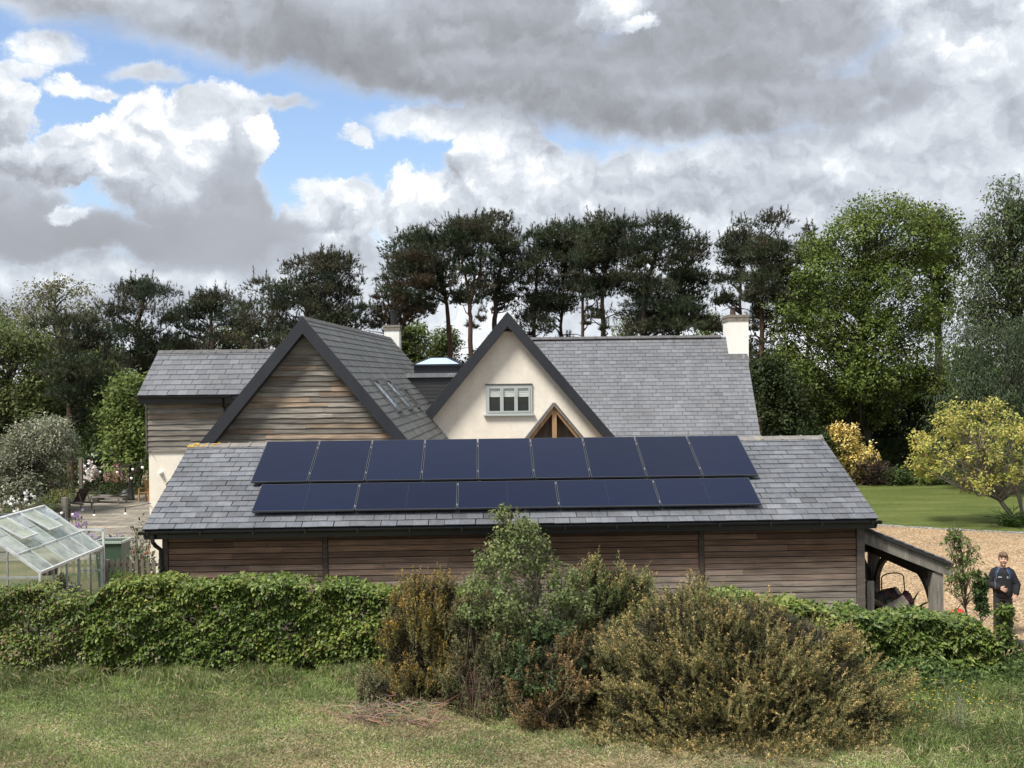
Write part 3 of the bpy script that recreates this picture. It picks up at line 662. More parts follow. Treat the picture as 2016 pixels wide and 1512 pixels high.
m = MB(); m.add(o4+i4, [(0, 1, 5, 4), (1, 2, 6, 5), (2, 3, 7, 6), (3, 0, 4, 7), (4, 5, 6, 7)])
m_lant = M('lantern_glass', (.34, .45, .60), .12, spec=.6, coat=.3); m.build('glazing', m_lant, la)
m = MB()
for i in range(4):
    m.bar(o4[i], i4[i], .07, .05); m.bar(i4[i], i4[(i+1) % 4], .07, .05); m.bar(o4[i], o4[(i+1) % 4], .10, .07)
m.build('frame', m_barge, la)
# --- roof windows on the timber wing
m_rwin = M('roof_window_pane', (.16, .19, .22), .1, spec=.6, noise=[(9, (.4, 1, 1), .42, .58, .25, 2.6)])  # sky reflection painted into the pane as bright and dark streaks
for (px, py), (qx, qy), wd, nm in (((724, 747), (784, 813), 1.14, 'left'), ((751, 748), (807, 808), 1.14, 'middle'), ((787, 765), (824, 804), .78, 'right')):
    # corner points found on the roof plane
    def onroof(x, y):
        lo = min(np.linspace(33, 43, 800), key=lambda t: abs((lambda P: P[2]-(TAZ-TP*(P[0]+S0-TAS)))(UT(x, y, t)))); return UT(x, y, lo)
    A_, B_ = onroof(px, py), onroof(qx, qy); Lr = (A_[2]-B_[2])/sn50; nn = np.array([sn50, 0, cs50])
    o = np.array([B_[0], min(A_[1], B_[1]), B_[2]])
    def blk(mb, x0, x1, s0, s1, h0, h1):
        q = [o+np.array([0, x, 0])+UR*s for x, s in ((x0, s0), (x1, s0), (x1, s1), (x0, s1))]
        mb.hexa([p+nn*h0 for p in q]+[p+nn*h1 for p in q])
    m = MB()
    for r in ((0, .09, 0, Lr), (wd-.09, wd, 0, Lr), (.09, wd-.09, 0, .10), (.09, wd-.09, Lr-.12, Lr)): blk(m, *r, -.03, .085)
    f_ = m.build('roof_window', m_slatewall, house, label=f'{nm} of the three roof windows')
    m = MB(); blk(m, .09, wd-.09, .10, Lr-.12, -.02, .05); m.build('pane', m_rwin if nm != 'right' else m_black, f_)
# --- gable window
a = UT(957, 758, CT-.01); b2 = UT(1047, 815, CT-.01); wx0, wx1, wz0, wz1 = a[0], b2[0], b2[2], a[2]; wy = CT-T0
m = MB()
m.box(wx0-.02, wx1+.02, wy-.06, wy+.02, wz1-.07, wz1); m.box(wx0-.02, wx1+.02, wy-.06, wy+.02, wz0, wz0+.06)
for x in (wx0-.02, wx1-.05): m.box(x, x+.07, wy-.06, wy+.02, wz0+.06, wz1-.07)
win = m.build('window', m_sage, house, label='sage green three light casement window')
m = MB(); m.box(wx0-.10, wx1+.10, wy-.12, wy-.001, wz0-.055, wz0-.002); m.build('sill', m_sage, win)
m = MB(); m.box(wx0-.03, wx1+.03, wy-.085, wy-.001, wz1+.002, wz1+.04); m.build('drip_board', m_oakdark, win)
cwid = (wx1-wx0-.1)/3
for i in range(3):
    x0 = wx0+.052+cwid*i; x1 = x0+cwid-.004; fz0, fz1 = wz0+.062, wz1-.072; fw = .062
    m = MB()
    m.box(x0, x1, wy-.075, wy-.01, fz0, fz0+fw); m.box(x0, x1, wy-.075, wy-.01, fz1-fw, fz1); m.box(x0, x0+fw, wy-.075, wy-.01, fz0+fw, fz1-fw); m.box(x1-fw, x1, wy-.075, wy-.01, fz0+fw, fz1-fw)
    m.build('casement', m_sage, win)
    m = MB(); m.box(x0+fw, x1-fw, wy-.042, wy-.036, fz0+fw, fz1-fw); m.build('pane', m_wglass, win)
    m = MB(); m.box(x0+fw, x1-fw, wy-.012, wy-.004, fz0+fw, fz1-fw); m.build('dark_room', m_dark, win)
    m = MB(); hgt = (fz1-fz0-2*fw)*.38
    n = 8; xx = np.linspace(x0+fw, x1-fw, n+1)
    for r in range(4):
        zt_ = fz1-fw-hgt*r/4; zb_ = fz1-fw-hgt*(r+1)/4
        for k in range(n):
            sg0 = .02*(r == 3)*abs(k-n/2)/n; sg1 = .02*(r == 3)*abs(k+1-n/2)/n
            m.add([(xx[k], wy-.016, zt_), (xx[k+1], wy-.016, zt_), (xx[k+1], wy-.026, zb_+sg1), (xx[k], wy-.026, zb_+sg0)], [(0, 1, 2, 3)])
    m.build('blind', m_blind, win)
# --- porch
PT = 39.6; a = UT(1091, 796, PT); pax, paz = a[0], a[2]; hwp = 1.15; pz0 = paz-1.42; hb = 1.42
m = MB(); m.col = (.10, .10, .105); pn = math.atan2(1.42, hwp)
for sg in (1, -1):
    e = np.array([pax+sg*(hwp+.1), PT-T0-.15, paz-1.42*(hwp+.1)/hwp]); ap = np.array([pax, PT-T0-.15, paz]); n_ = np.array([sg*math.sin(pn), 0, math.cos(pn)])*.05
    m.hexa([ap, e, e+(0, 2.1, 0), ap+(0, 2.1, 0), ap+n_, e+n_, e+n_+(0, 2.1, 0), ap+n_+(0, 2.1, 0)])
po = m.build('porch_roof', m_slate3, house, label='small steep porch roof in front of the cream gable')
for sg in (1, -1):
    m = MB(); ap = np.array([pax, PT-T0, paz-.13]); e = np.array([pax+sg*hwp, PT-T0, paz-1.42-.13]); m.bar(ap, e, .14, .15, (0, 1, 0)); m.build('principal_rafter', m_oak, po)
    m = MB(); m.box(pax+sg*1.02-.08, pax+sg*1.02+.08, PT-T0-.07, PT-T0+.07, 0, paz-1.5); m.build('porch_post', m_oak, po)
    m = MB(); ap = np.array([pax, PT-T0-.14, paz-.02]); e = np.array([pax+sg*(hwp+.09), PT-T0-.14, paz-1.42*(hwp+.09)/hwp-.02]); m.bar(ap, e, .03, .12, (0, 1, 0)); m.build('porch_bargeboard', m_oakgrey, po)
m = MB(); m.box(pax-.08, pax+.08, PT-T0-.07, PT-T0+.07, paz-1.6, paz-.22); m.build('king_post', m_oak, po)
m = MB(); m.box(pax-1.1, pax+1.1, PT-T0-.07, PT-T0+.07, paz-1.72, paz-1.56); m.build('tie_beam', m_oak, po)
m = MB(); m.poly([(pax, PT-T0+.35, paz-.25), (pax+1.0, PT-T0+.35, paz-1.5), (pax-1.0, PT-T0+.35, paz-1.5)], (0, .03, 0)); m.build('porch_boarding', m_oakdark, po)
# ================================================================== TREES
def vnoise(x, y, s):
    return (np.sin(x*1.7*s+1.3*np.sin(y*1.1*s+.7))+np.sin(y*2.3*s+1.7*np.sin(x*.9*s))+.7*np.sin((x+y)*3.1*s+2.1)+.5*np.sin((x*1.3-y*2.1)*4.3*s))/3.2
def env_at(env, y):
    if y <= env[0][0]: return env[0][1:]
    for (y0, a0, b0), (y1, a1, b1) in zip(env, env[1:]):
        if y <= y1:
            t = (y-y0)/(y1-y0); return a0+(a1-a0)*t, b0+(b1-b0)*t
    return env[-1][1:]
def puffs_in(env, Y, n, r0, r1, dfac=.8, edge=.5, rg=None):
    """centres (x,y,z) and radii of foliage clumps filling a crown with this profile"""
    rg = rg or RG; out = []; y0, y1 = env[0][0], env[-1][0]; mpp = Y/FPX
    W = [(e[2]-e[1]) for e in env]; tries = 0
    while len(out) < n and tries < n*30:
        tries += 1
        y = rg.uniform(y0, y1); xl, xr = env_at(env, y)
        if rg.random() > (xr-xl)/max(W): continue
        r = rg.uniform(r0, r1)*min(1, .35+.65*(xr-xl)*mpp/(2*r0+.01))
        rp = r/mpp*edge
        if xr-xl > 2*rp: x = rg.uniform(xl+rp, xr-rp)
        else: x = (xl+xr)/2
        y = min(max(y, y0+rp*.55), y1)
        hw = max((xr-xl)/2, 1); u = (x-(xl+xr)/2)/hw
        D = dfac*hw*mpp*math.sqrt(max(0, 1-u*u)); d = rg.uniform(-1, 1)*D
        P = atY(x, y, Y); out.append((P[0], P[1]+d, P[2], r))
    return out
def path_at(path, z):
    """point on a trunk path (list of points, rising) at height z"""
    for p, q in zip(path, path[1:]):
        if z <= q[2]: 
            t = (z-p[2])/max(q[2]-p[2], 1e-6); return p+(q-p)*max(t, 0)
    return path[-1]
def branch(mb, path, c, r, up=.35, col=(.05, .04, .03), taper=.3, frac=None):
    c = np.array(c[:3]); dxy = np.hypot(*(c[:2]-path[-1][:2]))
    z0 = max(c[2]-dxy*up-.3, path[0][2]+(path[-1][2]-path[0][2])*(frac or .25)); z0 = min(z0, path[-1][2])
    a = path_at(path, z0); m_ = a+(c-a)*.5+np.array([rnd.uniform(-.2, .2), rnd.uniform(-.2, .2), -.06*dxy+rnd.uniform(-.1, .1)])
    mb.tube([a, a+(m_-a)*.6+np.array([0, 0, .05*dxy]), m_, c], [r, r*.75, r*.55, r*taper*.6], 5, False, col)
def mk_path(pts, Y, zb=None):
    P = [atY(x, y, Y) for x, y in pts]
    if zb is None: zb = gz(Y)
    if P[0][2] > zb+.02: P = [np.array([P[0][0], P[0][1], zb-.05])]+P
    return P
PINEC = [(0.0389, 0.0533, 0.0281), (0.0497, 0.064, 0.0322), (0.0626, 0.0661, 0.0385), (0.0314, 0.0437, 0.0281), (0.0691, 0.064, 0.0416)]
def pine(label, env, trunk, Y, npf, seed, r=(.75, 1.35), brown=0, tr=.19, red=.5, density=140, fork=None, group='Scots pines behind the house'):
    global RG
    RG = np.random.default_rng(seed); rnd.seed(seed)
    path = mk_path(trunk, Y); t = thing('pine_tree', label, 'pine tree', path[0], 0, group)
    mb = MB(); n = len(path); barkc = []
    lo = np.array((.055, .042, .035)); hi = np.array((.17, .075, .04))*red+np.array((.06, .045, .036))*(1-red)
    # finely divided trunk
    fine = []; 
    for p, q in zip(path, path[1:]):
        for k in range(5): fine.append(p+(q-p)*k/5+np.array([rnd.uniform(-.04, .04), 0, 0]))
    fine.append(path[-1])
    mb.tube(fine, [tr*(1-.72*(i/len(fine))**1.1) for i in range(len(fine))], 8, True, tuple((lo+hi)/2))
    if fork:
        fp = mk_path(fork, Y, -99); mb.tube(fp[1:], [tr*.5*(1-.5*i/len(fp)) for i in range(len(fp)-1)], 6, False, tuple(hi*.6))
    pf = puffs_in(env, Y, int(npf*.70), r[0]*.95, r[1]*1.0, .75)
    # scattered small pads below the main crown
    yb = env[-1][0]; xb0, xb1 = env[-1][1:]; xm = (xb0+xb1)/2
    for k in range(5):
        y_ = yb-25+rnd.random()**1.3*85; P = atY(xm+rnd.gauss(0, 24), y_, Y); pf.append((P[0], P[1]+rnd.gauss(0, .8), P[2], rnd.uniform(.3, .62)))
    for k in range(max(3, npf//11)):                 # boughs that stick out of the outline
        y_ = rnd.uniform(env[0][0]+12, yb); a_, b_ = env_at(env, y_); P = atY((a_ if rnd.random() < .5 else b_)+rnd.gauss(0, 7), y_, Y); pf.append((P[0], P[1]+rnd.gauss(0, .7), P[2], rnd.uniform(.35, .7)))
    bb = mb
    for c in pf:
        if rnd.random() < .85: branch(bb, fine, c, rnd.uniform(.045, .085), rnd.uniform(.25, .6), (.045, .036, .03), .3, .35)
    # bare dead limbs low on the trunk
    for k in range(8):
        z = path[0][2]+(path[-1][2]-path[0][2])*rnd.uniform(.4, .75); a = path_at(fine, z); an = rnd.uniform(0, 6.28); L = rnd.uniform(.6, 2.0)
        e = a+np.array([math.cos(an)*L, math.sin(an)*L, rnd.uniform(-.3, .5)]); bb.tube([a, (a+e)/2+np.array([0, 0, rnd.uniform(-.15, .25)]), e], [.04, .025, .01], 4, False, (.05, .042, .036))
    bb.build('trunk', m_bark, t, True, True)
    fb = FB()
    for x, y, z, rr in pf:
        rzz = rr*rnd.uniform(.20, .34); nt_ = int(density*rr*rr)
        # each pad is several smaller sprays
        ns = max(4, int(nt_/14)); sc_ = sph(ns)*np.array([rr, rr, rzz])*RG.uniform(.45, 1.0, (ns, 1)); sc_[:, 2] += .1*rr
        cc = np.array(PINEC[rnd.randrange(len(PINEC))])
        if rnd.random() < brown: cc = np.array((.062, .044, .028))
        for s in sc_:
            k = 14; P = np.array([x, y, z])+s+RG.normal(size=(k, 3))*np.array([.2, .2, .11])*rr
            out = nrm(s[None, :]*np.array([1, 1, .6])+np.array([0, 0, .35*rr]))+np.array([0, 0, .55])
            shade = RG.uniform(.72, 1.35)
            Pn = np.repeat(P, 6, 0); A = np.repeat(np.repeat(out, k, 0)+RG.normal(size=(k, 3))*.45, 6, 0)+RG.normal(size=(k*6, 3))*.5
            C = np.clip(cc*shade*(1+RG.normal(size=(k*6, 1))*.2), .004, 1)
            fb.needle(Pn, A, RG.uniform(.14, .32, k*6), .036, C, C*1.25)  # needle tips coloured lighter, as if lit
    for x, y, z, rr in pf:                       # upright leading shoots
        for q in range(rnd.randrange(2, 5)):
            b0 = np.array([x+rnd.uniform(-.8, .8)*rr, y+rnd.uniform(-.6, .6)*rr, z+.22*rr]); k = 34; s = RG.random(k); ln = rnd.uniform(.35, .75)
            ax = nrm(np.array([rnd.uniform(-.3, .3), rnd.uniform(-.3, .3), 1.])); C = np.clip(np.array(PINEC[rnd.randrange(5)])*(1+RG.normal(size=(k, 1))*.2), .004, 1)
            fb.needle(b0+ax*(s*ln)[:, None], RG.normal(size=(k, 3))*.55+ax, RG.uniform(.12, .24, k), .034, C, C*1.25)  # leading shoots get the same painted lit tips
    fb.build('crown', m_needle, t, path[0]); return t
pine('dark pine on the left with a bare leaning trunk above the blossom tree', [(622, 118, 150), (645, 95, 205), (680, 85, 215), (720, 92, 235), (760, 100, 250), (795, 120, 205)], [(139, 890), (137, 760), (150, 640)], 58, 48, 101, tr=.24, red=.35, density=135)
pine('wide flat topped pine left of the left wing roof', [(552, 250, 320), (575, 225, 350), (600, 205, 355), (625, 195, 350), (655, 195, 330), (690, 230, 335), (720, 245, 330)], [(290, 870), (278, 740), (272, 640), (285, 580)], 62, 50, 102, tr=.26, red=.7, density=125)
pine('low broad pine just above the left wing roof', [(573, 400, 432), (600, 360, 470), (635, 335, 490), (680, 315, 500), (725, 300, 500)], [(420, 800), (418, 680), (415, 600)], 66, 62, 103, tr=.25, density=135)
pine('dense bushy pine behind the peak of the timber gable', [(503, 655, 688), (530, 545, 690), (560, 522, 690), (600, 492, 700), (640, 482, 712), (690, 490, 705)], [(600, 800), (600, 680), (610, 540)], 60, 95, 104, tr=.27, density=140)
pine('brownish pine with a curved trunk behind the slim chimney', [(500, 790, 850), (540, 758, 858), (580, 738, 852), (610, 716, 845), (645, 725, 800)], [(768, 800), (775, 680), (800, 620), (845, 550)], 62, 50, 105, brown=.5, tr=.25, red=.3)
pine('tall pine with a reddish trunk left of the cream gable peak', [(443, 825, 905), (470, 772, 905), (500, 770, 898), (540, 790, 885), (585, 850, 885)], [(889, 800), (884, 650), (878, 590), (868, 520)], 64, 48, 106, tr=.2, red=.9)
pine('pine with a forked red trunk just left of the cream gable peak', [(430, 922, 958), (450, 885, 972), (500, 872, 968), (540, 895, 955), (600, 895, 945)], [(928, 800), (926, 640), (925, 600), (908, 500)], 63, 36, 107, tr=.19, red=1.0, fork=[(926, 610), (926, 595), (945, 540), (948, 480)])
pine('pine with spreading limbs rising over the cream gable peak', [(425, 938, 985), (450, 932, 1030), (480, 942, 1043), (520, 952, 1038), (560, 935, 1028), (605, 965, 1015)], [(974, 800), (974, 640), (976, 580), (990, 500)], 65, 46, 108, tr=.22, red=.4)
pine('slender pine above the left end of the main roof', [(445, 1045, 1105), (480, 1032, 1115), (530, 1020, 1115), (570, 1030, 1105), (620, 1028, 1085), (655, 1030, 1078)], [(1052, 800), (1052, 640), (1056, 520)], 66, 40, 109, tr=.17)
pine('narrow shaded pine in the middle of the row behind the main roof', [(440, 1092, 1148), (470, 1080, 1155), (520, 1082, 1148), (570, 1082, 1135), (620, 1082, 1125)], [(1107, 800), (1105, 640), (1112, 500)], 67, 34, 110, tr=.16)
pine('thin pine half hidden between its neighbours over the main ridge', [(438, 1122, 1170), (480, 1112, 1178), (540, 1118, 1168), (585, 1130, 1172)], [(1149, 800), (1147, 640), (1148, 500)], 65, 28, 111, tr=.16)
pine('tallest pine of the row with a clean dark trunk over the main roof', [(418, 1197, 1238), (440, 1155, 1248), (480, 1132, 1258), (520, 1132, 1250), (555, 1148, 1238), (600, 1172, 1205)], [(1189, 800), (1187, 640), (1186, 585), (1198, 500)], 62, 58, 112, tr=.2, red=.35)
pine('layered pine with a dense lower tier near the right of the row', [(423, 1302, 1330), (445, 1252, 1338), (470, 1262, 1345), (500, 1232, 1328), (540, 1232, 1298), (590, 1218, 1340), (620, 1215, 1378), (655, 1240, 1365)], [(1271, 800), (1269, 640), (1268, 580), (1290, 500)], 61, 74, 113, tr=.22, red=.3)
pine('pine leaning out to the right at the end of the row', [(465, 1375, 1393), (482, 1342, 1394), (510, 1318, 1394), (550, 1322, 1392), (590, 1305, 1388), (640, 1300, 1382)], [(1332, 800), (1334, 640), (1340, 560), (1370, 490)], 64, 50, 114, tr=.2)
pine('thin pine right behind the broad chimney', [(440, 1442, 1472), (470, 1422, 1478), (510, 1416, 1478), (540, 1418, 1462), (575, 1412, 1438), (605, 1415, 1438)], [(1460, 800), (1459, 640), (1457, 560), (1453, 470)], 63, 34, 115, tr=.13)
pine('pine with an orange trunk and windswept top right of the broad chimney', [(425, 1530, 1549), (440, 1492, 1549), (470, 1482, 1540), (500, 1476, 1556), (530, 1490, 1558), (560, 1472, 1528), (600, 1472, 1528), (645, 1480, 1538)], [(1500, 800), (1500, 660), (1497, 560), (1510, 470)], 60, 46, 116, tr=.19, red=1.0)
pine('spire topped conifer peeping over the lime green tree', [(440, 1588, 1592), (470, 1576, 1604), (510, 1562, 1618), (560, 1550, 1620), (620, 1545, 1625)], [(1590, 800), (1590, 640), (1590, 460)], 74, 34, 117, tr=.16)

DENS = 1.45
def broadleaf(name, label, cat, env, trunk, Y, npf, cols, seed, r=(.7, 1.2), lpr=150, L=(.18, .3), W=.62, tr=.22, group=None, twigs=1.0, dfac=.8, flat=.75, droop=0.0, mat=None, bark=(.06, .055, .045), extra=None, edge=.6, limb=.07, hang=0, zb=None, wts=None, minfrac=.2, jit=.13, crown='crown', stems=None):
    global RG
    RG = np.random.default_rng(seed); rnd.seed(seed)
    path = mk_path(trunk, Y, zb); t = thing(name, label, cat, path[0], 0, group)
    fine = []
    for p, q in zip(path, path[1:]):
        for k in range(4): fine.append(p+(q-p)*k/4+np.array([rnd.uniform(-.06, .06)*tr*3, rnd.uniform(-.06, .06)*tr*3, 0]))
    fine.append(path[-1])
    mb = MB(); mb.tube(fine, [tr*(1-.75*i/len(fine)) for i in range(len(fine))], 8, True, bark)
    for st in (stems or []):
        sp = mk_path(st, Y, -99)[1:]; mb.tube(sp, [tr*.8*(1-.7*i/len(sp)) for i in range(len(sp))], 6, False, bark)
    pf = puffs_in(env, Y, npf, r[0], r[1], dfac, edge)
    if twigs > 0:
        bb = mb
        for c in pf:
            if rnd.random() > min(twigs, 1): continue
            branch(bb, fine, c, limb*rnd.uniform(.5, 1.1), rnd.uniform(.5, 1.1), bark, .3, minfrac)
            for k in range(int(4*twigs)):
                e = np.array(c[:3])+sph(1)[0]*c[3]*.9; bb.tube([np.array(c[:3])+RG.normal(size=3)*.1*c[3], (np.array(c[:3])+e)/2+RG.normal(size=3)*.06*c[3], e], [limb*.22, limb*.15, limb*.06], 3, False, bark)
    mb.build('trunk', m_twig, t, True, True)
    fb = FB()
    for x, y, z, rr in pf:
        n = max(3, int(lpr*DENS*rr*rr/(r[1]**2))); ns = max(2, n//9)
        sc_ = sph(ns)*np.array([rr, rr, rr*flat])*RG.uniform(.35, 1.0, (ns, 1))**.6
        P = np.repeat(sc_, 9, 0); n = len(P); out = nrm(P)
        P = P+RG.normal(size=(n, 3))*rr*.17
        if hang: P[:, 2] -= np.abs(RG.normal(size=n))*hang*rr
        A = out*.7+RG.normal(size=(n, 3))*.7; A[:, 2] -= droop+.25
        Nn = np.array([0, -.12, .9])+RG.normal(size=(n, 3))*.36+out*.5
        pc = np.array([1+RG.normal()*.15]*3)*np.array([1+RG.normal()*.05, 1, 1])
        C = cmix(cols, n, jit, wts)*pc
        fb.leaf(P+np.array([x, y, z]), A, Nn, RG.uniform(L[0], L[1], n), RG.uniform(L[0], L[1], n)*W, np.clip(C, .003, 1))
    if extra: extra(fb, pf)
    fb.build(crown, mat or m_leaf, t, path[0]); return t
LIME = [(0.1236, 0.1651, 0.0322), (0.1021, 0.1431, 0.0282), (0.1505, 0.1926, 0.0457), (0.0774, 0.1156, 0.0269)]
DKG = [(0.0312, 0.0546, 0.0182), (0.0429, 0.0715, 0.0221), (0.0234, 0.0429, 0.0156), (0.0585, 0.0884, 0.026)]
OLV = [(0.0949, 0.1207, 0.0389), (0.115, 0.1409, 0.046), (0.0747, 0.1006, 0.0345), (0.1323, 0.1552, 0.0517)]
PALE = [(.13, .15, .07), (.15, .17, .08), (.11, .12, .06)]
broadleaf('lime_tree', 'big lime green broadleaf tree right of the broad chimney', 'tree', [(392, 1730, 1765), (408, 1685, 1810), (435, 1625, 1870), (475, 1585, 1880), (520, 1545, 1830), (570, 1520, 1820), (620, 1505, 1850), (680, 1497, 1865), (740, 1510, 1860), (790, 1555, 1810), (835, 1600, 1740)], [(1705, 950), (1700, 800), (1695, 640), (1710, 500)], 60, 270, LIME, 201, r=(.55, 1.1), lpr=270, L=(.12, .22), tr=.4, twigs=.8, limb=.09, dfac=.7, edge=.45)
broadleaf('sycamore_tree', 'open crowned tree showing bare limbs against the sky, right of the lime green tree', 'tree', [(400, 1800, 1850), (420, 1790, 1900), (450, 1790, 1915), (490, 1790, 1900), (530, 1795, 1900), (580, 1800, 1900), (640, 1800, 1880)], [(1850, 950), (1850, 700), (1845, 600), (1850, 480)], 66, 74, LIME, 202, r=(.55, .95), lpr=110, L=(.17, .28), tr=.3, twigs=1.6, limb=.09)
broadleaf('willow_tree', 'tall wispy grey green tree at the right edge', 'tree', [(358, 1955, 2020), (385, 1938, 2060), (425, 1925, 2080), (480, 1905, 2090), (540, 1895, 2090), (600, 1880, 2090), (670, 1870, 2090)], [(2010, 950), (2010, 700), (1995, 560), (1985, 430)], 57, 128, [(.085, .115, .045), (.10, .13, .055), (.07, .095, .04)], 203, r=(.7, 1.15), lpr=170, L=(.15, .3), W=.34, tr=.3, twigs=1.1, droop=.5, limb=.085)
broadleaf('drooping_conifer', 'dark drooping feathery tree behind the yellow azalea', 'tree', [(630, 1890, 2040), (680, 1852, 2080), (740, 1842, 2090), (800, 1840, 2090), (860, 1850, 2080), (900, 1880, 2060)], [(1985, 950), (1985, 800), (1985, 660)], 53, 110, [(.06, .085, .042), (.075, .10, .05), (.045, .068, .035)], 204, r=(.7, 1.2), lpr=290, L=(.12, .28), W=.24, tr=.3, twigs=.5, droop=.9, hang=.3)
TH_ENV = lambda *a: list(a)
for i, (lab, env, tr_, Y, n, cols) in enumerate((
    ('dark evergreen shrub filling the gap right of the main roof verge', [(690, 1470, 1530), (740, 1480, 1560), (800, 1485, 1600), (870, 1490, 1640), (930, 1500, 1650)], (1560, 960), 57.5, 90, [(.034, .050, .016), (.044, .064, .02), (.026, .040, .013)]),
    ('dark laurel under the lime green tree', [(760, 1560, 1700), (800, 1550, 1740), (850, 1560, 1760), (930, 1560, 1750)], (1650, 960), 64, 75, DKG),
    ('deep green holly left of the drooping tree', [(730, 1740, 1850), (780, 1720, 1880), (840, 1710, 1890), (930, 1710, 1890)], (1790, 960), 62, 80, [(.02, .036, .014), (.028, .046, .018)]),
    )):
    broadleaf('evergreen_shrub', lab, 'shrub', env, [tr_, (tr_[0], 760)], Y, n, cols, 210+i, r=(.6, 1.1), lpr=230, L=(.12, .22), tr=.12, twigs=.25)
# left hand wood
WOODC = [(0.1088, 0.1515, 0.0415), (0.1325, 0.1775, 0.048), (0.0852, 0.123, 0.0349), (0.1656, 0.2083, 0.0568)]
for i, (lab, env, tr_, Y, n, cols, lp, tw) in enumerate((
    ('leafless looking twiggy tree on the far left skyline', [(548, 95, 135), (572, 45, 200), (600, 25, 215), (640, 10, 225), (700, 10, 220)], [(118, 870), (118, 720), (110, 640), (108, 580)], 76, 75, [(.16, .16, .075), (.14, .14, .07), (.18, .17, .085)], 90, 2.0),
    ('thin twiggy tree at the left picture edge', [(580, -40, 25), (610, -60, 50), (650, -60, 60), (700, -60, 60)], [(-5, 870), (-5, 720), (-2, 610)], 78, 40, [(.14, .15, .07), (.16, .16, .08)], 80, 2.0),
    ('leafy olive green tree at the left edge above the blossom tree', [(632, -20, 70), (660, -60, 100), (720, -70, 115), (790, -70, 120), (870, -60, 110)], [(10, 990), (12, 860), (20, 680)], 64, 105, OLV, 190, .6),
    ('green woodland tree between the leaning pine and the left edge', [(655, 60, 120), (700, 55, 150), (760, 50, 150), (840, 60, 150), (900, 70, 150)], [(100, 990), (100, 860), (95, 700)], 68, 80, [(.085, .11, .03), (.10, .125, .036)], 190, .6),
    ('shaded wood tree right of the leaning pine', [(690, 140, 240), (740, 140, 270), (800, 140, 280), (860, 130, 290), (905, 130, 290)], [(205, 960), (205, 830), (205, 720)], 70, 95, WOODC, 190, .5),
    ('yellow green tree glimpsed between the pines left of the timber gable', [(640, 455, 500), (665, 430, 520), (700, 420, 530), (740, 420, 530)], [(475, 800), (475, 700), (475, 660)], 73, 40, LIME, 200, .5),
    ('yellow green tree behind the slim chimney', [(640, 790, 830), (665, 770, 848), (700, 765, 850), (740, 765, 850)], [(805, 800), (805, 720), (805, 660)], 69, 40, LIME, 200, .5),
    ('leafy green tree low between pine trunks left of the cream gable', [(655, 860, 900), (685, 845, 905), (720, 840, 900), (745, 840, 900)], [(872, 800), (872, 740), (872, 670)], 72, 30, OLV, 170, .5),
    ('pale half bare tree peeping over the main ridge', [(618, 1222, 1250), (640, 1205, 1262), (675, 1200, 1265), (700, 1200, 1265)], [(1235, 800), (1234, 690), (1234, 630)], 80, 26, PALE, 60, 2.0),
    ('small bright tree beside the broad chimney', [(625, 1385, 1410), (650, 1375, 1415), (690, 1375, 1415)], [(1395, 800), (1395, 700), (1395, 640)], 75, 18, LIME, 120, 1.0),
    ('fresh green shrub beside the left wing', [(752, 238, 270), (780, 216, 290), (820, 207, 298), (860, 212, 300), (905, 225, 300)], [(258, 960), (258, 880), (256, 780)], 54, 58, [(.14, .19, .05), (.17, .22, .06), (.11, .155, .04)], 190, .6),
    )):
    broadleaf('broadleaf_tree' if i != 10 else 'garden_shrub', lab, 'tree' if i != 10 else 'shrub', env, tr_, Y, n, cols, 230+i, r=(.6, 1.15), lpr=lp, L=(.14, .26), tr=.16, twigs=tw, limb=.07)
# far woodland behind everything
def mass(name, label, kind, x0, x1, y0, y1, zfn, n, cols, L, seed, W=.6, cat='woodland', mat=None):
    global RG
    RG = np.random.default_rng(seed)
    x = RG.uniform(x0, x1, n); y = RG.uniform(y0, y1, n); z = zfn(x, y)*RG.random(n)**.75
    P = np.stack([x, y, z], 1); A = RG.normal(size=(n, 3)); Nn = np.array([0, -.5, .8])+RG.normal(size=(n, 3))*.6
    C = cmix(cols, n, .25)*(1+.25*np.sin(x*.9+1.3*np.sin(x*.31))[:, None])
    fb = FB(); fb.leaf(P, A, Nn, RG.uniform(L[0], L[1], n), RG.uniform(L[0], L[1], n)*W, np.clip(C, .003, 1)); o = fb.build(name, mat or m_leaf)
    return props(o, label, cat, None, kind)
mass('woodland', 'far dark strip of woodland behind the pines', 'stuff', -62, 60, 92, 98, lambda x, y: 6.0+1.3*np.sin(x*.35)+.9*np.sin(x*.83+1), 60000, WOODC, (.3, .6), 300)
mass('undergrowth', 'green bank of undergrowth at the foot of the wood', 'stuff', -32, -12, 60, 66, lambda x, y: 1.6+(y-60)*.35+.4*np.sin(x*1.1), 26000, [(.04, .062, .018), (.055, .078, .022)], (.18, .34), 301, cat='undergrowth')
mass('undergrowth', 'dark scrub between the pine trunks behind the house', 'stuff', -12, 16, 66, 72, lambda x, y: 6.6+1.2*np.sin(x*.8+2)+.7*np.sin(x*1.9), 42000, [(.022, .034, .014), (.035, .05, .018), (.05, .065, .02)], (.18, .36), 302, cat='undergrowth')

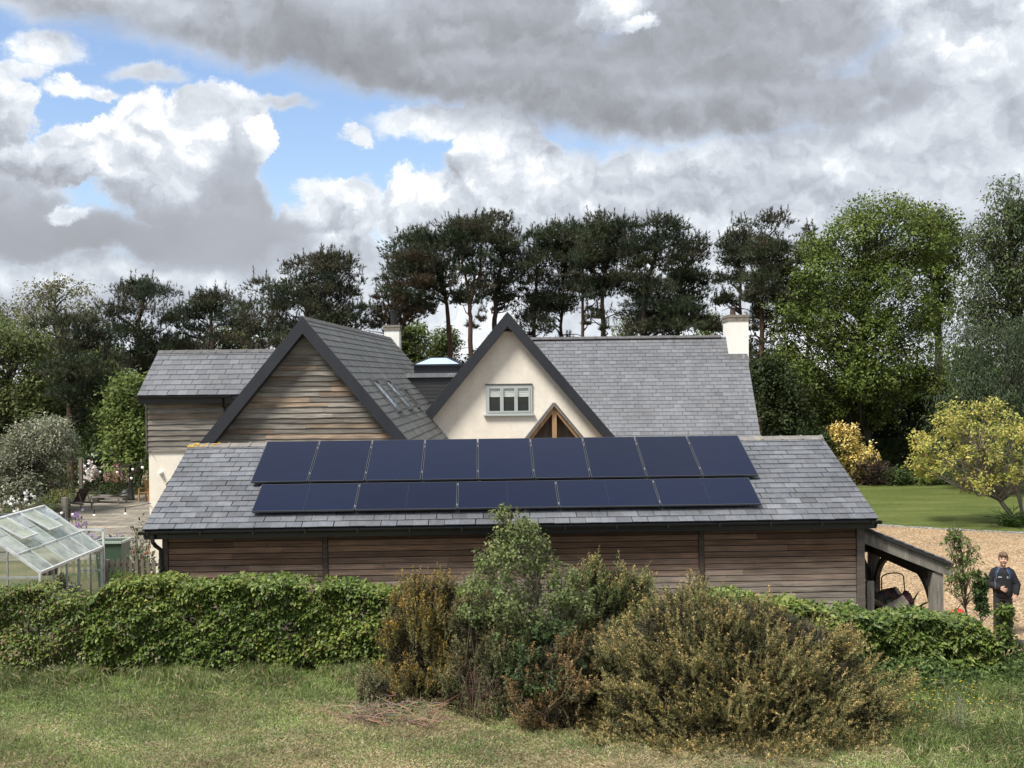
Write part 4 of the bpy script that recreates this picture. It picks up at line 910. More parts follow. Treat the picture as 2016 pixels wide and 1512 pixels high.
# ------------------------------------------------------------------ hedges
def hedge(label, x0, x1, y0, y1, zb, top, n, cols, seed, L=(.05, .12), W=.62, name='hedge', wts=None, bot=None, group=None, twig=True, lump=.10, mat=None):
    global RG
    RG = np.random.default_rng(seed); rnd.seed(seed)
    t = thing(name, label, 'hedge', ((x0+x1)/2, (y0+y1)/2, zb), 0, group)
    if twig:
        mb = MB()
        for k in range(int((x1-x0)*9)):
            x = rnd.uniform(x0, x1); y = rnd.uniform(y0+.2, y1-.2); zt = zb+(top(x)-zb)*rnd.uniform(.6, 1.0); e = np.array([x+rnd.uniform(-.3, .3), y+rnd.uniform(-.2, .2), zt])
            a = np.array([x, y, zb]); mb.tube([a, (a+e)/2+np.array([rnd.uniform(-.1, .1), 0, 0]), e], [.016, .011, .004], 4, False, (.045, .035, .028))
        mb.build('stems', m_twig, t, False, True)
    x = RG.uniform(x0, x1, n); kind = RG.random(n)
    tz = np.array([top(v) for v in x]); lumpv = lump*1.3*(vnoise(x+seed, x*0, 1.1)+.6*vnoise(x, x*0+seed, 3.3))
    h = RG.random(n)
    z = np.where(kind < .66, zb+(tz-zb)*h, np.where(kind < .86, tz-np.abs(RG.normal(size=n))*.07, zb+(tz-zb)*h))
    fl = lump*1.5*(vnoise(x+seed, z*1.3, 1.5)+.7*vnoise(x*1.1, z+seed, 4.2))
    yf = y0+.06+np.abs(RG.normal(size=n))*.10+fl*.75
    y = np.where(kind < .66, yf, RG.uniform(y0+.1, y1, n))
    z = z+np.where(kind >= .66, lumpv*.6, lumpv*.6*(h)) + np.where(RG.random(n) < .03, RG.uniform(0, .14, n), 0)*(h > .8)
    if bot is not None: z = np.maximum(z, bot)
    gap = vnoise(x*1.3+seed*2, z*2.1, 2.0)+.5*vnoise(x, z, 6.1)+.35*(1-h)+RG.normal(size=n)*.18; keep = (gap < .62) | (kind >= .86)
    x, y, z, kind, h = x[keep], y[keep], z[keep], kind[keep], h[keep]; n = len(x)
    P = np.stack([x, y, z], 1)
    # leaves hang in sprays: shared direction by cell
    cell = np.sin(x*9.1+z*13.7)*1.0; A = np.stack([RG.normal(size=n)*.6+cell*.5, -.55-.4*RG.random(n), -.45+RG.normal(size=n)*.45], 1)
    A[kind >= .86] = RG.normal(size=((kind >= .86).sum(), 3)); tk = (kind >= .66) & (kind < .86); A[tk] = RG.normal(size=(tk.sum(), 3))*np.array([1, 1, .45])+np.array([0, -.3, .1])
    Nn = np.stack([RG.normal(size=n)*.45, -.45+RG.normal(size=n)*.3, .85+RG.normal(size=n)*.25], 1)
    patch = .5+.5*vnoise(x+seed, z*1.5, .8)+.3*vnoise(x, z, 3.0); C = cmix(cols, n, .24, wts)*(1+.42*(patch[:, None]-.5)*np.array([1.3, .85, .7]))
    fb = FB(); Ls = RG.uniform(L[0], L[1], n); fb.leaf(P, A, Nn, Ls, Ls*W, np.clip(C, .003, 1), .12); fb.build('foliage', mat or m_glossleaf, t, t.location); return t
HG = [(.095, .140, .026), (.12, .170, .034), (.155, .205, .045), (.062, .095, .022), (.22, .21, .06), (.15, .105, .06)]
def topf(pts, Y):
    P = [atY(x, y, Y) for x, y in pts]; X = [p[0] for p in P]; Z = [p[2] for p in P]
    return lambda x: float(np.interp(x, X, Z))
hedge('clipped green beech hedge in front of the barn wall', -7.75, -.2, 19.9, 20.85, .42, topf([(150, 1200), (185, 1180), (230, 1152), (330, 1140), (420, 1148), (560, 1140), (700, 1150), (760, 1158), (1000, 1165)], 20.3), 70000, HG, 401, wts=[.27, .27, .2, .17, .05, .04])
hedge('browner beech hedge in front of the greenhouse', -10.6, -7.65, 19.9, 20.8, .42, topf([(-60, 1155), (20, 1160), (80, 1152), (140, 1165), (165, 1185), (185, 1215)], 20.3), 26000, HG, 402, wts=[.28, .2, .12, .2, .08, .12], L=(.045, .085))
hedge('overgrown leafy hedge below the log store', 3.2, 8.75, 19.0, 19.95, .42, topf([(1380, 1168), (1480, 1185), (1560, 1190), (1640, 1196), (1720, 1212), (1780, 1206), (1850, 1212), (1915, 1222), (1945, 1245), (1958, 1310)], 19.4), 46000, [(.08, .125, .026), (.115, .165, .034), (.155, .205, .045), (.05, .08, .02), (.19, .21, .06)], 403, L=(.06, .13), lump=.13, bot=.55)
hedge('short leafy hedge end growing over the rail at the right edge', 8.85, 10.2, 18.9, 19.6, .42, topf([(1965, 1285), (1990, 1275), (2016, 1290), (2060, 1280)], 19.2), 8500, [(.10, .15, .028), (.14, .19, .038), (.175, .225, .05), (.065, .10, .022)], 404, L=(.06, .1), lump=.12)
hedge('dark clipped garden hedge behind the flower border', -22.5, -17.6, 58.4, 59.6, 0, lambda x: 1.75, 15000, [(.026, .046, .014), (.035, .058, .017), (.018, .03, .011)], 405, L=(.09, .16), lump=.04)
hedge('clipped green hedge behind the yellow shrubs on the right', 17.6, 25.5, 59.6, 60.8, 0, lambda x: 2.15, 24000, [(.042, .066, .02), (.052, .078, .024), (.03, .048, .016)], 406, L=(.1, .17), lump=.04)

# ------------------------------------------------------------------ gorse, birch and foreground shrubs
def gorse(label, env, Y, base, n, cols, tips, seed, dfac=.75, group='gorse bushes in the foreground', L=(.22, .42), stems=40, yellow=.0, updir=.9, name='gorse_bush'):
    global RG
    RG = np.random.default_rng(seed); rnd.seed(seed)
    b = atY(base[0], base[1], Y); b[2] = gz(Y); t = thing(name, label, 'gorse bush', b, 0, group); mpp = Y/FPX
    mb = MB(); fb = FB(); y0, y1 = env[0][0], env[-1][0]; W = max(e[2]-e[1] for e in env); k = 0
    zlo = gz(Y)
    while k < n:
        y = RG.uniform(y0, y1); xl, xr = env_at(env, y); wv = .055*(xr-xl)+6; xl += wv*(math.sin(y*.085+seed)+.6*math.sin(y*.21+2*seed)); xr += wv*(math.sin(y*.075+3*seed)+.6*math.sin(y*.19+seed))
        if RG.random() > (xr-xl)/W or xr-xl < 4: continue
        # lumpy shell: mostly near the outer surface facing out
        u = RG.uniform(-1, 1); hw = (xr-xl)/2*mpp; xm = (xl+xr)/2
        dep = dfac*hw*math.sqrt(max(0, 1-u*u)); v = (1-abs(RG.normal())*.38)*(-1 if RG.random() < .72 else 1)
        if RG.random() < .25: v = RG.uniform(-1, 1)
        P = atY(xm+u*(xr-xl)/2*.96, y, Y); lmp = .22*(math.sin(P[0]*4.9+P[2]*3.3+seed)+math.sin(P[2]*6.4-P[0]*3.1)); lmp += .10*math.sin(P[0]*11+P[2]*9+seed)
        P = P+np.array([0, v*dep+lmp*(-v), .10*math.sin(P[0]*5.7+seed)+.07*math.sin(P[0]*13+seed*2)]); P[2] = max(P[2], zlo+.03)
        o = nrm(np.array([(u*hw)*.9, v*dep*.9, (P[2]-zlo)*.5+.15]))
        ax = nrm(o*.75+np.array([0, 0, updir*.7])+RG.normal(size=3)*.35); Ln = RG.uniform(*L)*(1.0 if RG.random() < .85 else 1.5); P = P-ax*Ln*RG.uniform(.35, 1.0)
        m = 42; s = RG.random(m); q = P+ax*(s*Ln)[:, None]; rad = nrm(np.cross(ax, RG.normal(size=(m, 3))))
        A = rad*.8+ax*.65; tipf = np.clip((s-.35)/.6, 0, 1)[:, None]
        sh = RG.uniform(.65, 1.3); base_c = np.array(cols[RG.integers(len(cols))])*sh; tip_c = np.array(tips[RG.integers(len(tips))])*sh
        tp = tipf*(RG.random()*.9+.1); C = base_c*(1-tp)+tip_c*tp
        C = np.clip(C*(1+RG.normal(size=(m, 1))*.2), .004, 1)
        fb.needle(q, A, RG.uniform(.035, .07, m)*(1.15-.5*s), .0155, C, C*1.15)
        mf = 7; s2 = RG.uniform(.55, 1, mf); q2 = P+ax*(s2*Ln)[:, None]+RG.normal(size=(mf, 3))*.014
        C2 = np.clip(tip_c*(1+RG.normal(size=(mf, 1))*.25), .004, 1)
        if RG.random() < yellow: C2[:4] = np.array((.55, .36, .02))*RG.uniform(.7, 1.2)
        fb.leaf(q2, RG.normal(size=(mf, 3))+ax, RG.normal(size=(mf, 3)), .020, .015, C2)
        if k % max(1, n//stems) == 0:
            c0 = b+np.array([RG.normal()*.25*hw, RG.normal()*.2*hw, 0]); mid = (c0+P)/2+RG.normal(size=3)*.1
            mb.tube([c0, mid, P, P+ax*Ln*.6], [.020, .014, .008, .003], 4, False, (.075, .055, .042))
        k += 1
    # dark woody inside so that the bush is not hollow
    m = int(n*9); yy = RG.uniform(y0+(y1-y0)*.1, y1, m); e = np.array([env_at(env, v) for v in yy]); hw = (e[:, 1]-e[:, 0])/2*mpp; u = RG.uniform(-.85, .85, m)
    Pm = np.array([atY((a+c)/2+uu*(c-a)/2, v, Y) for v, (a, c), uu in zip(yy, e, u)]); Pm[:, 1] += RG.uniform(-.7, .7, m)*dfac*hw*np.sqrt(1-u*u); Pm[:, 2] = np.maximum(Pm[:, 2], zlo)
    C = cmix([(.055, .048, .03), (.042, .05, .026), (.075, .058, .038)], m, .25)
    fb.needle(Pm, RG.normal(size=(m, 3))+np.array([0, 0, .8]), RG.uniform(.08, .2, m), .014, C)
    mb.build('stems', m_twig, t, False, True); fb.build('shoots', m_gorse, t, b); return t
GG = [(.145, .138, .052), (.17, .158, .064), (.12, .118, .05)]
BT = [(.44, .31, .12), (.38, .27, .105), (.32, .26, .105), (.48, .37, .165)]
gorse('largest gorse bush at the front right, greenish brown all over', [(1158, 1320, 1352), (1175, 1285, 1420), (1195, 1275, 1520), (1225, 1235, 1605), (1260, 1205, 1690), (1300, 1190, 1725), (1350, 1172, 1765), (1400, 1160, 1790), (1450, 1150, 1785), (1540, 1180, 1770)], 16.9, (1480, 1500), 5600, GG, BT+[(.09, .10, .04)], 501, dfac=.55, stems=45, yellow=.01)
gorse('orange flowered gorse bush in front of the barn, left of the birch', [(1128, 860, 876), (1150, 800, 892), (1200, 762, 915), (1260, 752, 930), (1320, 757, 930), (1385, 780, 920)], 18.4, (840, 1400), 1500, GG, [(.36, .22, .05), (.28, .165, .055), (.40, .26, .05), (.20, .14, .065)], 502, dfac=.6, stems=35, yellow=.25, updir=1.4)
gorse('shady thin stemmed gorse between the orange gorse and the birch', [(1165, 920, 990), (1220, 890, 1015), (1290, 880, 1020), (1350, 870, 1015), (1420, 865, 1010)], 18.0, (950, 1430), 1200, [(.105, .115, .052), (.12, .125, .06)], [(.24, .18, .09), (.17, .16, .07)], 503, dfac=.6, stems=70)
gorse('gorse bush behind the birch with brown tips and bright new shoots', [(1108, 1168, 1188), (1135, 1140, 1250), (1165, 1120, 1290), (1210, 1095, 1310), (1270, 1085, 1300), (1330, 1080, 1260)], 18.9, (1190, 1380), 1900, [(.10, .125, .046), (.12, .155, .055), (.085, .10, .046)], BT+[(.125, .175, .055)]*3, 504, dfac=.6, stems=30, L=(.25, .48))
gorse('small rusty brown gorse bush in front of the birch stem', [(1262, 1095, 1128), (1295, 1045, 1150), (1345, 1005, 1152), (1400, 1008, 1135), (1465, 1050, 1160)], 17.0, (1090, 1470), 1100, [(.13, .105, .052), (.105, .095, .048)], [(.33, .20, .085), (.28, .17, .08), (.37, .24, .105)], 505, dfac=.6, stems=40)
gorse('low scrubby gorse at the left foot of the orange gorse', [(1335, 720, 750), (1365, 705, 785), (1400, 705, 800), (1428, 730, 810)], 17.8, (755, 1425), 300, [(.13, .135, .07), (.15, .15, .08)], [(.28, .22, .12), (.2, .19, .10)], 506, dfac=.6, stems=40)
gorse('dark brushy gorse filling the gap between the rusty and the largest bush', [(1240, 1130, 1230), (1300, 1110, 1240), (1380, 1110, 1250), (1480, 1120, 1260)], 17.6, (1180, 1470), 1300, [(.10, .105, .055), (.12, .12, .065)], BT[1:3]+[(.14, .135, .07)], 507, dfac=.6, stems=50)
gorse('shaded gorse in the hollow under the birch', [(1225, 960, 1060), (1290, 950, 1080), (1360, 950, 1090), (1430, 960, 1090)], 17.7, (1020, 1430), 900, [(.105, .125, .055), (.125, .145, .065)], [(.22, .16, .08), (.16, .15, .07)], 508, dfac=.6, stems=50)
BIR = [(.135, .175, .055), (.16, .20, .07), (.105, .14, .045), (.20, .23, .10)]
broadleaf('birch_sapling', 'young birch with hanging sprays in front of the barn wall', 'birch tree', [(998, 962, 1005), (1018, 960, 1068), (1040, 980, 1085), (1070, 945, 1088), (1095, 925, 1115), (1130, 908, 1155), (1165, 885, 1175), (1205, 910, 1175), (1250, 960, 1160), (1300, 990, 1130)], [(1066, 1440), (1062, 1250), (1056, 1130), (1010, 1010)], 17.9, 228, BIR, 510, r=(.09, .20), lpr=76, L=(.04, .068), W=.75, tr=.032, twigs=1.0, limb=.012, droop=.5, hang=.35, bark=(.16, .14, .10), edge=.9, mat=m_leaf)
broadleaf('bramble', 'dark green bramble at the foot of the birch', 'bramble', [(1225, 1030, 1110), (1265, 1000, 1150), (1310, 990, 1165), (1365, 1000, 1150)], [(1080, 1440), (1080, 1330), (1080, 1260)], 17.2, 110, [(.055, .088, .03), (.07, .105, .036), (.042, .068, .025)], 511, r=(.10, .2), lpr=70, L=(.04, .07), W=.7, tr=.012, twigs=.6, limb=.01)
broadleaf('sapling', 'thin ash sapling in front of the gravel beside the log store', 'sapling', [(1022, 1872, 1882), (1055, 1862, 1900), (1085, 1856, 1925), (1110, 1856, 1930), (1140, 1862, 1928), (1165, 1862, 1900)], [(1906, 1300), (1900, 1180), (1894, 1090), (1878, 1030)], 20.6, 52, [(.11, .16, .04), (.135, .19, .055), (.08, .125, .034)], 512, r=(.07, .14), lpr=38, L=(.05, .085), W=.4, tr=.022, twigs=1.0, limb=.012, bark=(.12, .09, .06), minfrac=.45, stems=[[(1904, 1215), (1885, 1120), (1868, 1070)]])
broadleaf('sapling', 'small oak sapling between the ash sapling and the man', 'sapling', [(1128, 1925, 1936), (1150, 1915, 1942), (1172, 1915, 1942), (1195, 1922, 1950), (1206, 1926, 1948)], [(1930, 1290), (1930, 1215), (1928, 1140)], 20.4, 26, [(.05, .085, .024), (.065, .10, .03)], 513, r=(.07, .11), lpr=55, L=(.05, .085), W=.55, tr=.012, twigs=.8, limb=.008, minfrac=.5)
broadleaf('beech_shoot', 'bright leafy beech shoot standing in front of the man', 'sapling', [(1188, 1976, 1984), (1205, 1962, 1994), (1230, 1962, 1996), (1255, 1964, 1994), (1285, 1962, 2000)], [(1980, 1350), (1980, 1260), (1979, 1192)], 19.3, 34, [(.10, .15, .03), (.13, .185, .04), (.075, .12, .024)], 514, r=(.08, .15), lpr=48, L=(.055, .095), W=.6, tr=.010, twigs=.8, limb=.007, minfrac=.3)
# garden shrubs on the right
YEL = [(.80, .66, .20), (.76, .58, .17), (.82, .72, .34), (.6, .48, .14)]
broadleaf('azalea', 'rounded azalea in full yellow flower beside the barn ridge', 'shrub', [(842, 1622, 1685), (868, 1616, 1715), (900, 1618, 1722), (930, 1640, 1705), (955, 1650, 1700)], [(1668, 975), (1668, 920), (1668, 870)], 57.8, 56, YEL+[(.12, .10, .04)], 520, r=(.35, .6), lpr=190, L=(.10, .19), tr=.06, twigs=.5, limb=.03, mat=m_petal)
broadleaf('azalea', 'large spreading yellow azalea with bare crooked stems on the lawn', 'shrub', [(792, 1935, 1962), (815, 1828, 2010), (850, 1795, 2050), (885, 1780, 2060), (925, 1795, 2060), (955, 1880, 2050)], [(2002, 1040), (1990, 1010), (1955, 965), (1925, 890)], 41.5, 118, [(.42, .42, .10), (.34, .37, .085), (.48, .45, .13), (.22, .26, .06), (.54, .48, .15)], 521, r=(.26, .5), lpr=100, L=(.08, .15), tr=.075, twigs=1.0, limb=.035, bark=(.12, .105, .085), mat=m_leaf, minfrac=.35, stems=[[(2000, 1030), (1960, 975), (1925, 975), (1905, 950), (1890, 900)], [(2012, 1030), (2010, 980), (1985, 945), (1975, 890)], [(2016, 1020), (2000, 960), (1992, 900), (1985, 850)]])
broadleaf('berberis', 'reddish brown twiggy shrub below the yellow azalea', 'shrub', [(898, 1668, 1730), (915, 1665, 1752), (940, 1670, 1755), (965, 1680, 1750)], [(1710, 975), (1710, 930)], 57.2, 40, [(.075, .05, .038), (.10, .062, .045), (.055, .045, .03)], 522, r=(.3, .5), lpr=100, L=(.07, .13), tr=.05, twigs=1.6, limb=.03)
for i, (x0, x1, yt, c, lab) in enumerate(((1738, 1790, 925, (.055, .085, .025), 'low green shrub at the lawn edge, right of the brown shrub'), (1785, 1850, 932, (.075, .105, .028), 'low yellow green shrub at the middle of the far lawn edge'), (1845, 1905, 922, (.06, .09, .026), 'low leafy shrub at the lawn edge under the spreading azalea'), (1900, 2030, 905, (.04, .06, .02), 'dark low shrub behind the azalea stems'))):
    broadleaf('border_shrub', lab, 'shrub', [(yt, x0+12, x1-12), (yt+15, x0, x1), (956, x0, x1)], [((x0+x1)/2, 975), ((x0+x1)/2, 945)], 57.0, 30, [c, tuple(v*1.3 for v in c)], 525+i, r=(.3, .5), lpr=120, L=(.09, .16), tr=.04, twigs=.3, limb=.02)
broadleaf('rhododendron', 'crimson flowered rhododendron against the clipped hedge', 'shrub', [(898, 1806, 1828), (915, 1802, 1834), (940, 1804, 1836)], [(1818, 970), (1818, 930)], 57.9, 16, [(.16, .012, .03), (.20, .015, .04), (.05, .05, .02)], 530, r=(.25, .4), lpr=110, L=(.1, .16), tr=.04, twigs=.3, limb=.02, mat=m_petal)
def blades(name, label, cat, px, py, Y, n, h, cols, seed, spread=.25, lean=.6, W=.03, zb=None):
    global RG
    RG = np.random.default_rng(seed); b = atY(px, py, Y); b[2] = gz(Y) if zb is None else zb
    P = b+np.concatenate([RG.normal(size=(n, 2))*spread*.35, np.zeros((n, 1))], 1); A = np.concatenate([RG.normal(size=(n, 2))*lean, np.ones((n, 1))], 1)
    fb = FB(); C = cmix(cols, n, .2); L = RG.uniform(.5, 1, n)*h
    # two joined pieces so the blades arch over
    M1 = P+nrm(A)*(L*.55)[:, None]; fb.leaf(P, A, RG.normal(size=(n, 3)), L*.6, W, C); A2 = nrm(A)+np.concatenate([A[:, :2]*.9, -.45*np.ones((n, 1))], 1); fb.leaf(M1, A2, RG.normal(size=(n, 3)), L*.55, W*.9, C*1.1)
    t = thing(name, label, cat, b); fb.build('leaves', m_leaf, t, b); return t
blades('daylily_clump', 'strap leaved daylily clump at the foot of the azalea', 'plant', 1995, 1020, 41.2, 160, .95, [(.05, .09, .02), (.07, .115, .03)], 531, .6, .7, .05)
blades('fern', 'bright fern growing beside the back post of the log store', 'fern', 1766, 1195, 24.2, 60, 1.15, [(.10, .155, .035), (.13, .185, .045)], 532, .35, .35, .07)
blades('fern', 'arching fern leaning towards the hose reel', 'fern', 1778, 1190, 23.7, 34, .85, [(.11, .15, .04), (.13, .17, .05)], 533, .3, 1.2, .07)
# apple tree and border on the left
broadleaf('apple_tree', 'rounded pale blossom tree in the left garden', 'tree', [(826, 90, 125), (845, 25, 140), (880, -5, 148), (920, -30, 145), (955, -35, 120), (985, -20, 80)], [(60, 1010), (60, 960), (65, 880)], 49, 130, [(.20, .215, .14), (.28, .285, .21), (.14, .165, .085), (.11, .135, .07), (.42, .41, .34)], 540, r=(.4, .7), lpr=210, L=(.08, .15), tr=.13, twigs=.8, limb=.05, mat=m_leaf)
# ================================================================== GRASS
def field(name, label, n, ylim, xr, hfn, dens, seed, cols, straw, strawfn, W=.008, flat=.9):
    global RG
    RG = np.random.default_rng(seed)
    y = RG.uniform(ylim[0], ylim[1], n); x = RG.uniform(-1, 1, n)*(y*.475+.35) if xr is None else RG.uniform(xr[0], xr[1], n)
    keep = RG.random(n) < dens(x, y); x, y = x[keep], y[keep]; n = len(x)
    z = np.array([gz(v) for v in y]); P = np.stack([x, y, z], 1)
    h = hfn(x, y)*RG.uniform(.5, 1.25, n); st = strawfn(x, y)+RG.normal(size=n)*.28
    lean = flat*(.55+.45*np.clip(st, 0, 1)); d = np.stack([np.sin(x*2.1+y)+RG.normal(size=n)*1.1, RG.normal(size=n)-.2, np.zeros(n)], 1)
    A = nrm(d)*lean[:, None]*1.25+np.array([0, 0, 1.])*(1.15-.55*np.clip(st, 0, 1))[:, None]
    g_ = cmix(cols, n, .22); s_ = cmix(straw, n, .2); t = (RG.random(n) < np.clip(st, .04, .93))[:, None]
    C = np.clip(np.where(t, s_, g_)*(1+.32*vnoise(x, y, 1.0)+.22*vnoise(x+5, y, 3.1))[:, None], .01, 1); fb = FB(); fb.leaf(P, A, RG.normal(size=(n, 3))+np.array([0, -.3, .6]), h, W, C, .1)
    # drooping tips
    half = RG.random(n) < .6; Q = P[half]+nrm(A[half])*h[half][:, None]*.8; B = nrm(A[half])*np.array([1.2, 1.2, .1])-np.array([0, 0, .25])
    fb.leaf(Q, B, RG.normal(size=(len(Q), 3))+np.array([0, 0, 1.]), h[half]*.55, W*.8, C[half]*1.12, .1)
    o = fb.build(name, m_grass); return props(o, label, 'grass', None, 'stuff')
GRC = [(.185, .26, .068), (.215, .285, .085), (.24, .295, .115), (.145, .21, .055), (.275, .31, .165)]
STR = [(.46, .38, .22), (.40, .31, .17), (.50, .42, .27), (.31, .22, .13), (.42, .38, .25)]
def strawmask(x, y):
    m = .52+.6*vnoise(x+3, y*1.5, .75)+.3*vnoise(x, y, 2.2)
    m = m-np.clip((y-17.0)/1.6, 0, 1)*.6                       # greener towards the hedge
    m = m+.6*np.exp(-((x-.2)**2/2.6+(y-15.2)**2/.6))           # bare strawy patch where the bushes were cut
    m = m-np.clip((x-5.2)/.8, 0, 1)*.8-.35*np.clip((-x-4.5)/1.5, 0, 1)
    return m
field('field_grass', 'rough grass with strawy patches in front of the hedge', 190000, (14.3, 20.3), None, lambda x, y: .075+.06*np.clip((y-17.3)/1.5, 0, 1)+.03*vnoise(x, y, 1.1)+.10*np.clip((x-5.2)/.8, 0, 1), lambda x, y: np.ones_like(x), 601, GRC, STR, strawmask, .0095)
field('tall_grass', 'taller grass tufts growing along the foot of the hedge', 30000, (18.5, 20.0), (-10, .3), lambda x, y: (.13+.17*np.clip((y-18.6)/.9, 0, 1))*(1+.4*vnoise(x, y, 2.3)), lambda x, y: np.clip(.45+.9*vnoise(x*1.6, y*1.2, 1.4), 0, 1)*np.clip((y-18.4)/1.0, 0, 1), 602, GRC, STR, lambda x, y: .1+.1*vnoise(x, y, 1), .009, .5)
field('tall_grass', 'tall tufty grass at the right front of the field', 26000, (14.3, 18.9), (5.3, 9.6), lambda x, y: .24+.10*vnoise(x, y, 1.6), lambda x, y: np.clip(.5+.6*vnoise(x, y, 1.1), 0, 1), 603, [(.14, .20, .055), (.17, .225, .085), (.11, .16, .04)], STR, lambda x, y: .08+.12*vnoise(x, y, 1), .010, .75)
mass('nettles', 'nettles and weeds under the right hedge', 'stuff', 5.2, 9.7, 18.2, 19.3, lambda x, y: .45+.42+.1*np.sin(x*3)-.25*np.clip((18.6-y)/.4, 0, 1), 14000, [(.075, .115, .034), (.095, .14, .042), (.058, .09, .028)], (.05, .1), 604, .55, 'weeds')
RG = np.random.default_rng(640); n = 2600; y = RG.uniform(14.4, 19.6, n); x = RG.uniform(-1, 1, n)*(y*.47+.3); k = vnoise(x, y, 1.3)+RG.normal(size=n)*.3 > .1; x, y = x[k], y[k]; n = len(x)
fb = FB(); P = np.stack([x, y, np.full(n, .44)], 1); A = np.concatenate([RG.normal(size=(n, 2))*.35, np.ones((n, 1))], 1); hh = RG.uniform(.12, .34, n); C = cmix([(.42, .36, .22), (.34, .28, .16), (.26, .27, .12)], n)
fb.needle(P, A, hh, .006, C); fb.leaf(P+nrm(A)*(hh*.8)[:, None], A, RG.normal(size=(n, 3)), hh*.28, .012, C*1.1)
props(fb.build('seeding_grass', m_grass), 'thin dry seed stalks standing above the rough grass', 'grass', None, 'stuff')
# buttercups
RG = np.random.default_rng(605); n = 70; x = RG.uniform(5.9, 7.6, n); y = RG.uniform(16.9, 18.3, n); fb = FB()
P = np.stack([x, y, .45+RG.uniform(.16, .34, n)], 1)
for k in range(5):
    an = k*1.2566; fb.leaf(P, np.tile([[math.cos(an), math.sin(an), .45]], (n, 1)), np.tile([[0, 0, 1.]], (n, 1)), .02, .018, np.tile([[.75, .55, .02]], (n, 1)))
fb.leaf(P-np.array([0, 0, .25]), np.tile([[0, 0, 1.]], (n, 1)), RG.normal(size=(n, 3)), .25, .005, np.tile([[.08, .12, .03]], (n, 1)))
props(fb.build('buttercups', m_petal), 'scattered yellow buttercups in the grass below the right hedge', 'wildflowers', None, 'stuff')
# dead stalks and cut branches
def stalks(name, label, cat, px, py, Y, n, h, spread, col, seed, flat=False):
    rg = random.Random(seed); b = atY(px, py, Y); b[2] = gz(Y); t = thing(name, label, cat, b); mb = MB()
    for k in range(n):
        a = np.array([rg.gauss(0, spread*.4), rg.gauss(0, spread*.4), .02]); an = rg.uniform(0, 6.28)
        if flat:
            L = rg.uniform(.3, 1)*h; e = a+np.array([math.cos(an)*L, math.sin(an)*L*.6, rg.uniform(.0, .34)]); a[2] = rg.uniform(.01, .14)
        else: e = a+np.array([rg.gauss(0, .1), rg.gauss(0, .1), rg.uniform(.5, 1)*h])
        m_ = (a+e)/2+np.array([rg.gauss(0, .04), rg.gauss(0, .04), rg.uniform(0, .06)]); c = tuple(v*rg.uniform(.7, 1.3) for v in col)
        r = rg.uniform(.003, .009) if flat else rg.uniform(.002, .004)
        mb.tube([a, m_, e], [r, r*.8, r*.4], 4, False, c)
        for q in range(3 if flat else 4):
            s = m_+(e-m_)*rg.uniform(.2, 1); f_ = s+np.array([rg.gauss(0, .09), rg.gauss(0, .09), rg.uniform(-.02, .12)]); mb.tube([s, f_], [r*.5, r*.25], 3, False, c)
    mb.build('twigs', m_twig, t); return t
stalks('branch_pile', 'heap of cut brown branches on the grass left of the gorse', 'branches', 745, 1425, 17.3, 80, .8, .55, (.27, .215, .145), 611, True)
stalks('branch_pile', 'smaller heap of cut brown twigs below the orange gorse', 'branches', 830, 1415, 17.1, 50, .6, .4, (.25, .19, .13), 612, True)
stalks('dead_weed', 'dry pale dead weed stalk standing in the right grass', 'dead weed', 1884, 1455, 16.3, 10, .85, .25, (.30, .25, .18), 613)
stalks('dead_gorse', 'bare dead stems under the shady gorse beside the birch', 'dead shrub', 935, 1420, 17.4, 34, .95, .4, (.17, .125, .09), 614)
# fallen leaf scraps on the grass
# ================================================================== FENCE ON THE RIGHT
b = atY(1962, 1330, 19.75); fe = thing('rail_fence', 'low grey post and rail fence behind the right hedge', 'fence', (8.2, 19.75, .45))
m = MB()
for x in (6.9, 8.62, 10.3): m.box(x-.05-8.2, x+.05-8.2, -.05, .05, -.4, .63)
m.build('posts', m_oakgrey, fe)
m = MB(); m.box(-1.6, 2.3, -.075, -.052, .46, .58); m.build('rail', m_oakgrey, fe)
m = MB(); m.box(-1.6, 2.3, -.075, -.052, .12, .23); m.build('rail', m_oakgrey, fe)

# ================================================================== LOG STORE CONTENTS
Bm = Matrix.Translation((0, 21.2, 0)) @ Matrix.Rotation(TB, 4, 'Z')
def BL(x, y, z): return np.array(Bm @ Vector((x, y, z)))
rnd.seed(77)
def log(p, d, L, r, col, lab, grp='logs heaped under the lean-to'):
    t = thing('log', lab, 'log', p, 0, grp); d = nrm(np.array(d, float)); mb = MB(); n = 6
    pts = [d*(L*(i/n-.5))+np.array([rnd.gauss(0, .012), rnd.gauss(0, .012), rnd.gauss(0, .012)]) for i in range(n+1)]
    mb.tube(pts, [r*rnd.uniform(.88, 1.1) for _ in pts], 9, False, col); mb.build('bark', m_log, t)
    e = MB()
    for s in (0, n):
        c = pts[s]; a = nrm(np.cross(d, (.2, .9, .3))); b_ = np.cross(d, a); q = [c+d*(.002 if s else -.002)+(a*math.cos(k*.698)+b_*math.sin(k*.698))*r*.93 for k in range(9)]
        e.add(q, [tuple(range(9))], (.30, .24, .17))
    e.build('cut_end', m_log, t)
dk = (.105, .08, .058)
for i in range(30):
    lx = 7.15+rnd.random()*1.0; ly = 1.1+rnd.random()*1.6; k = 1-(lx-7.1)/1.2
    log(BL(lx, ly, 1.34-.32*(1-k)*1.2-rnd.random()**1.6*.9), (rnd.uniform(-1, 1), rnd.uniform(-.4, .5), rnd.uniform(-.5, .35)), rnd.uniform(.5, .9), rnd.uniform(.07, .13), tuple(v*rnd.uniform(.7, 1.5) for v in dk), 'dark split log in the jumbled heap under the lean-to')
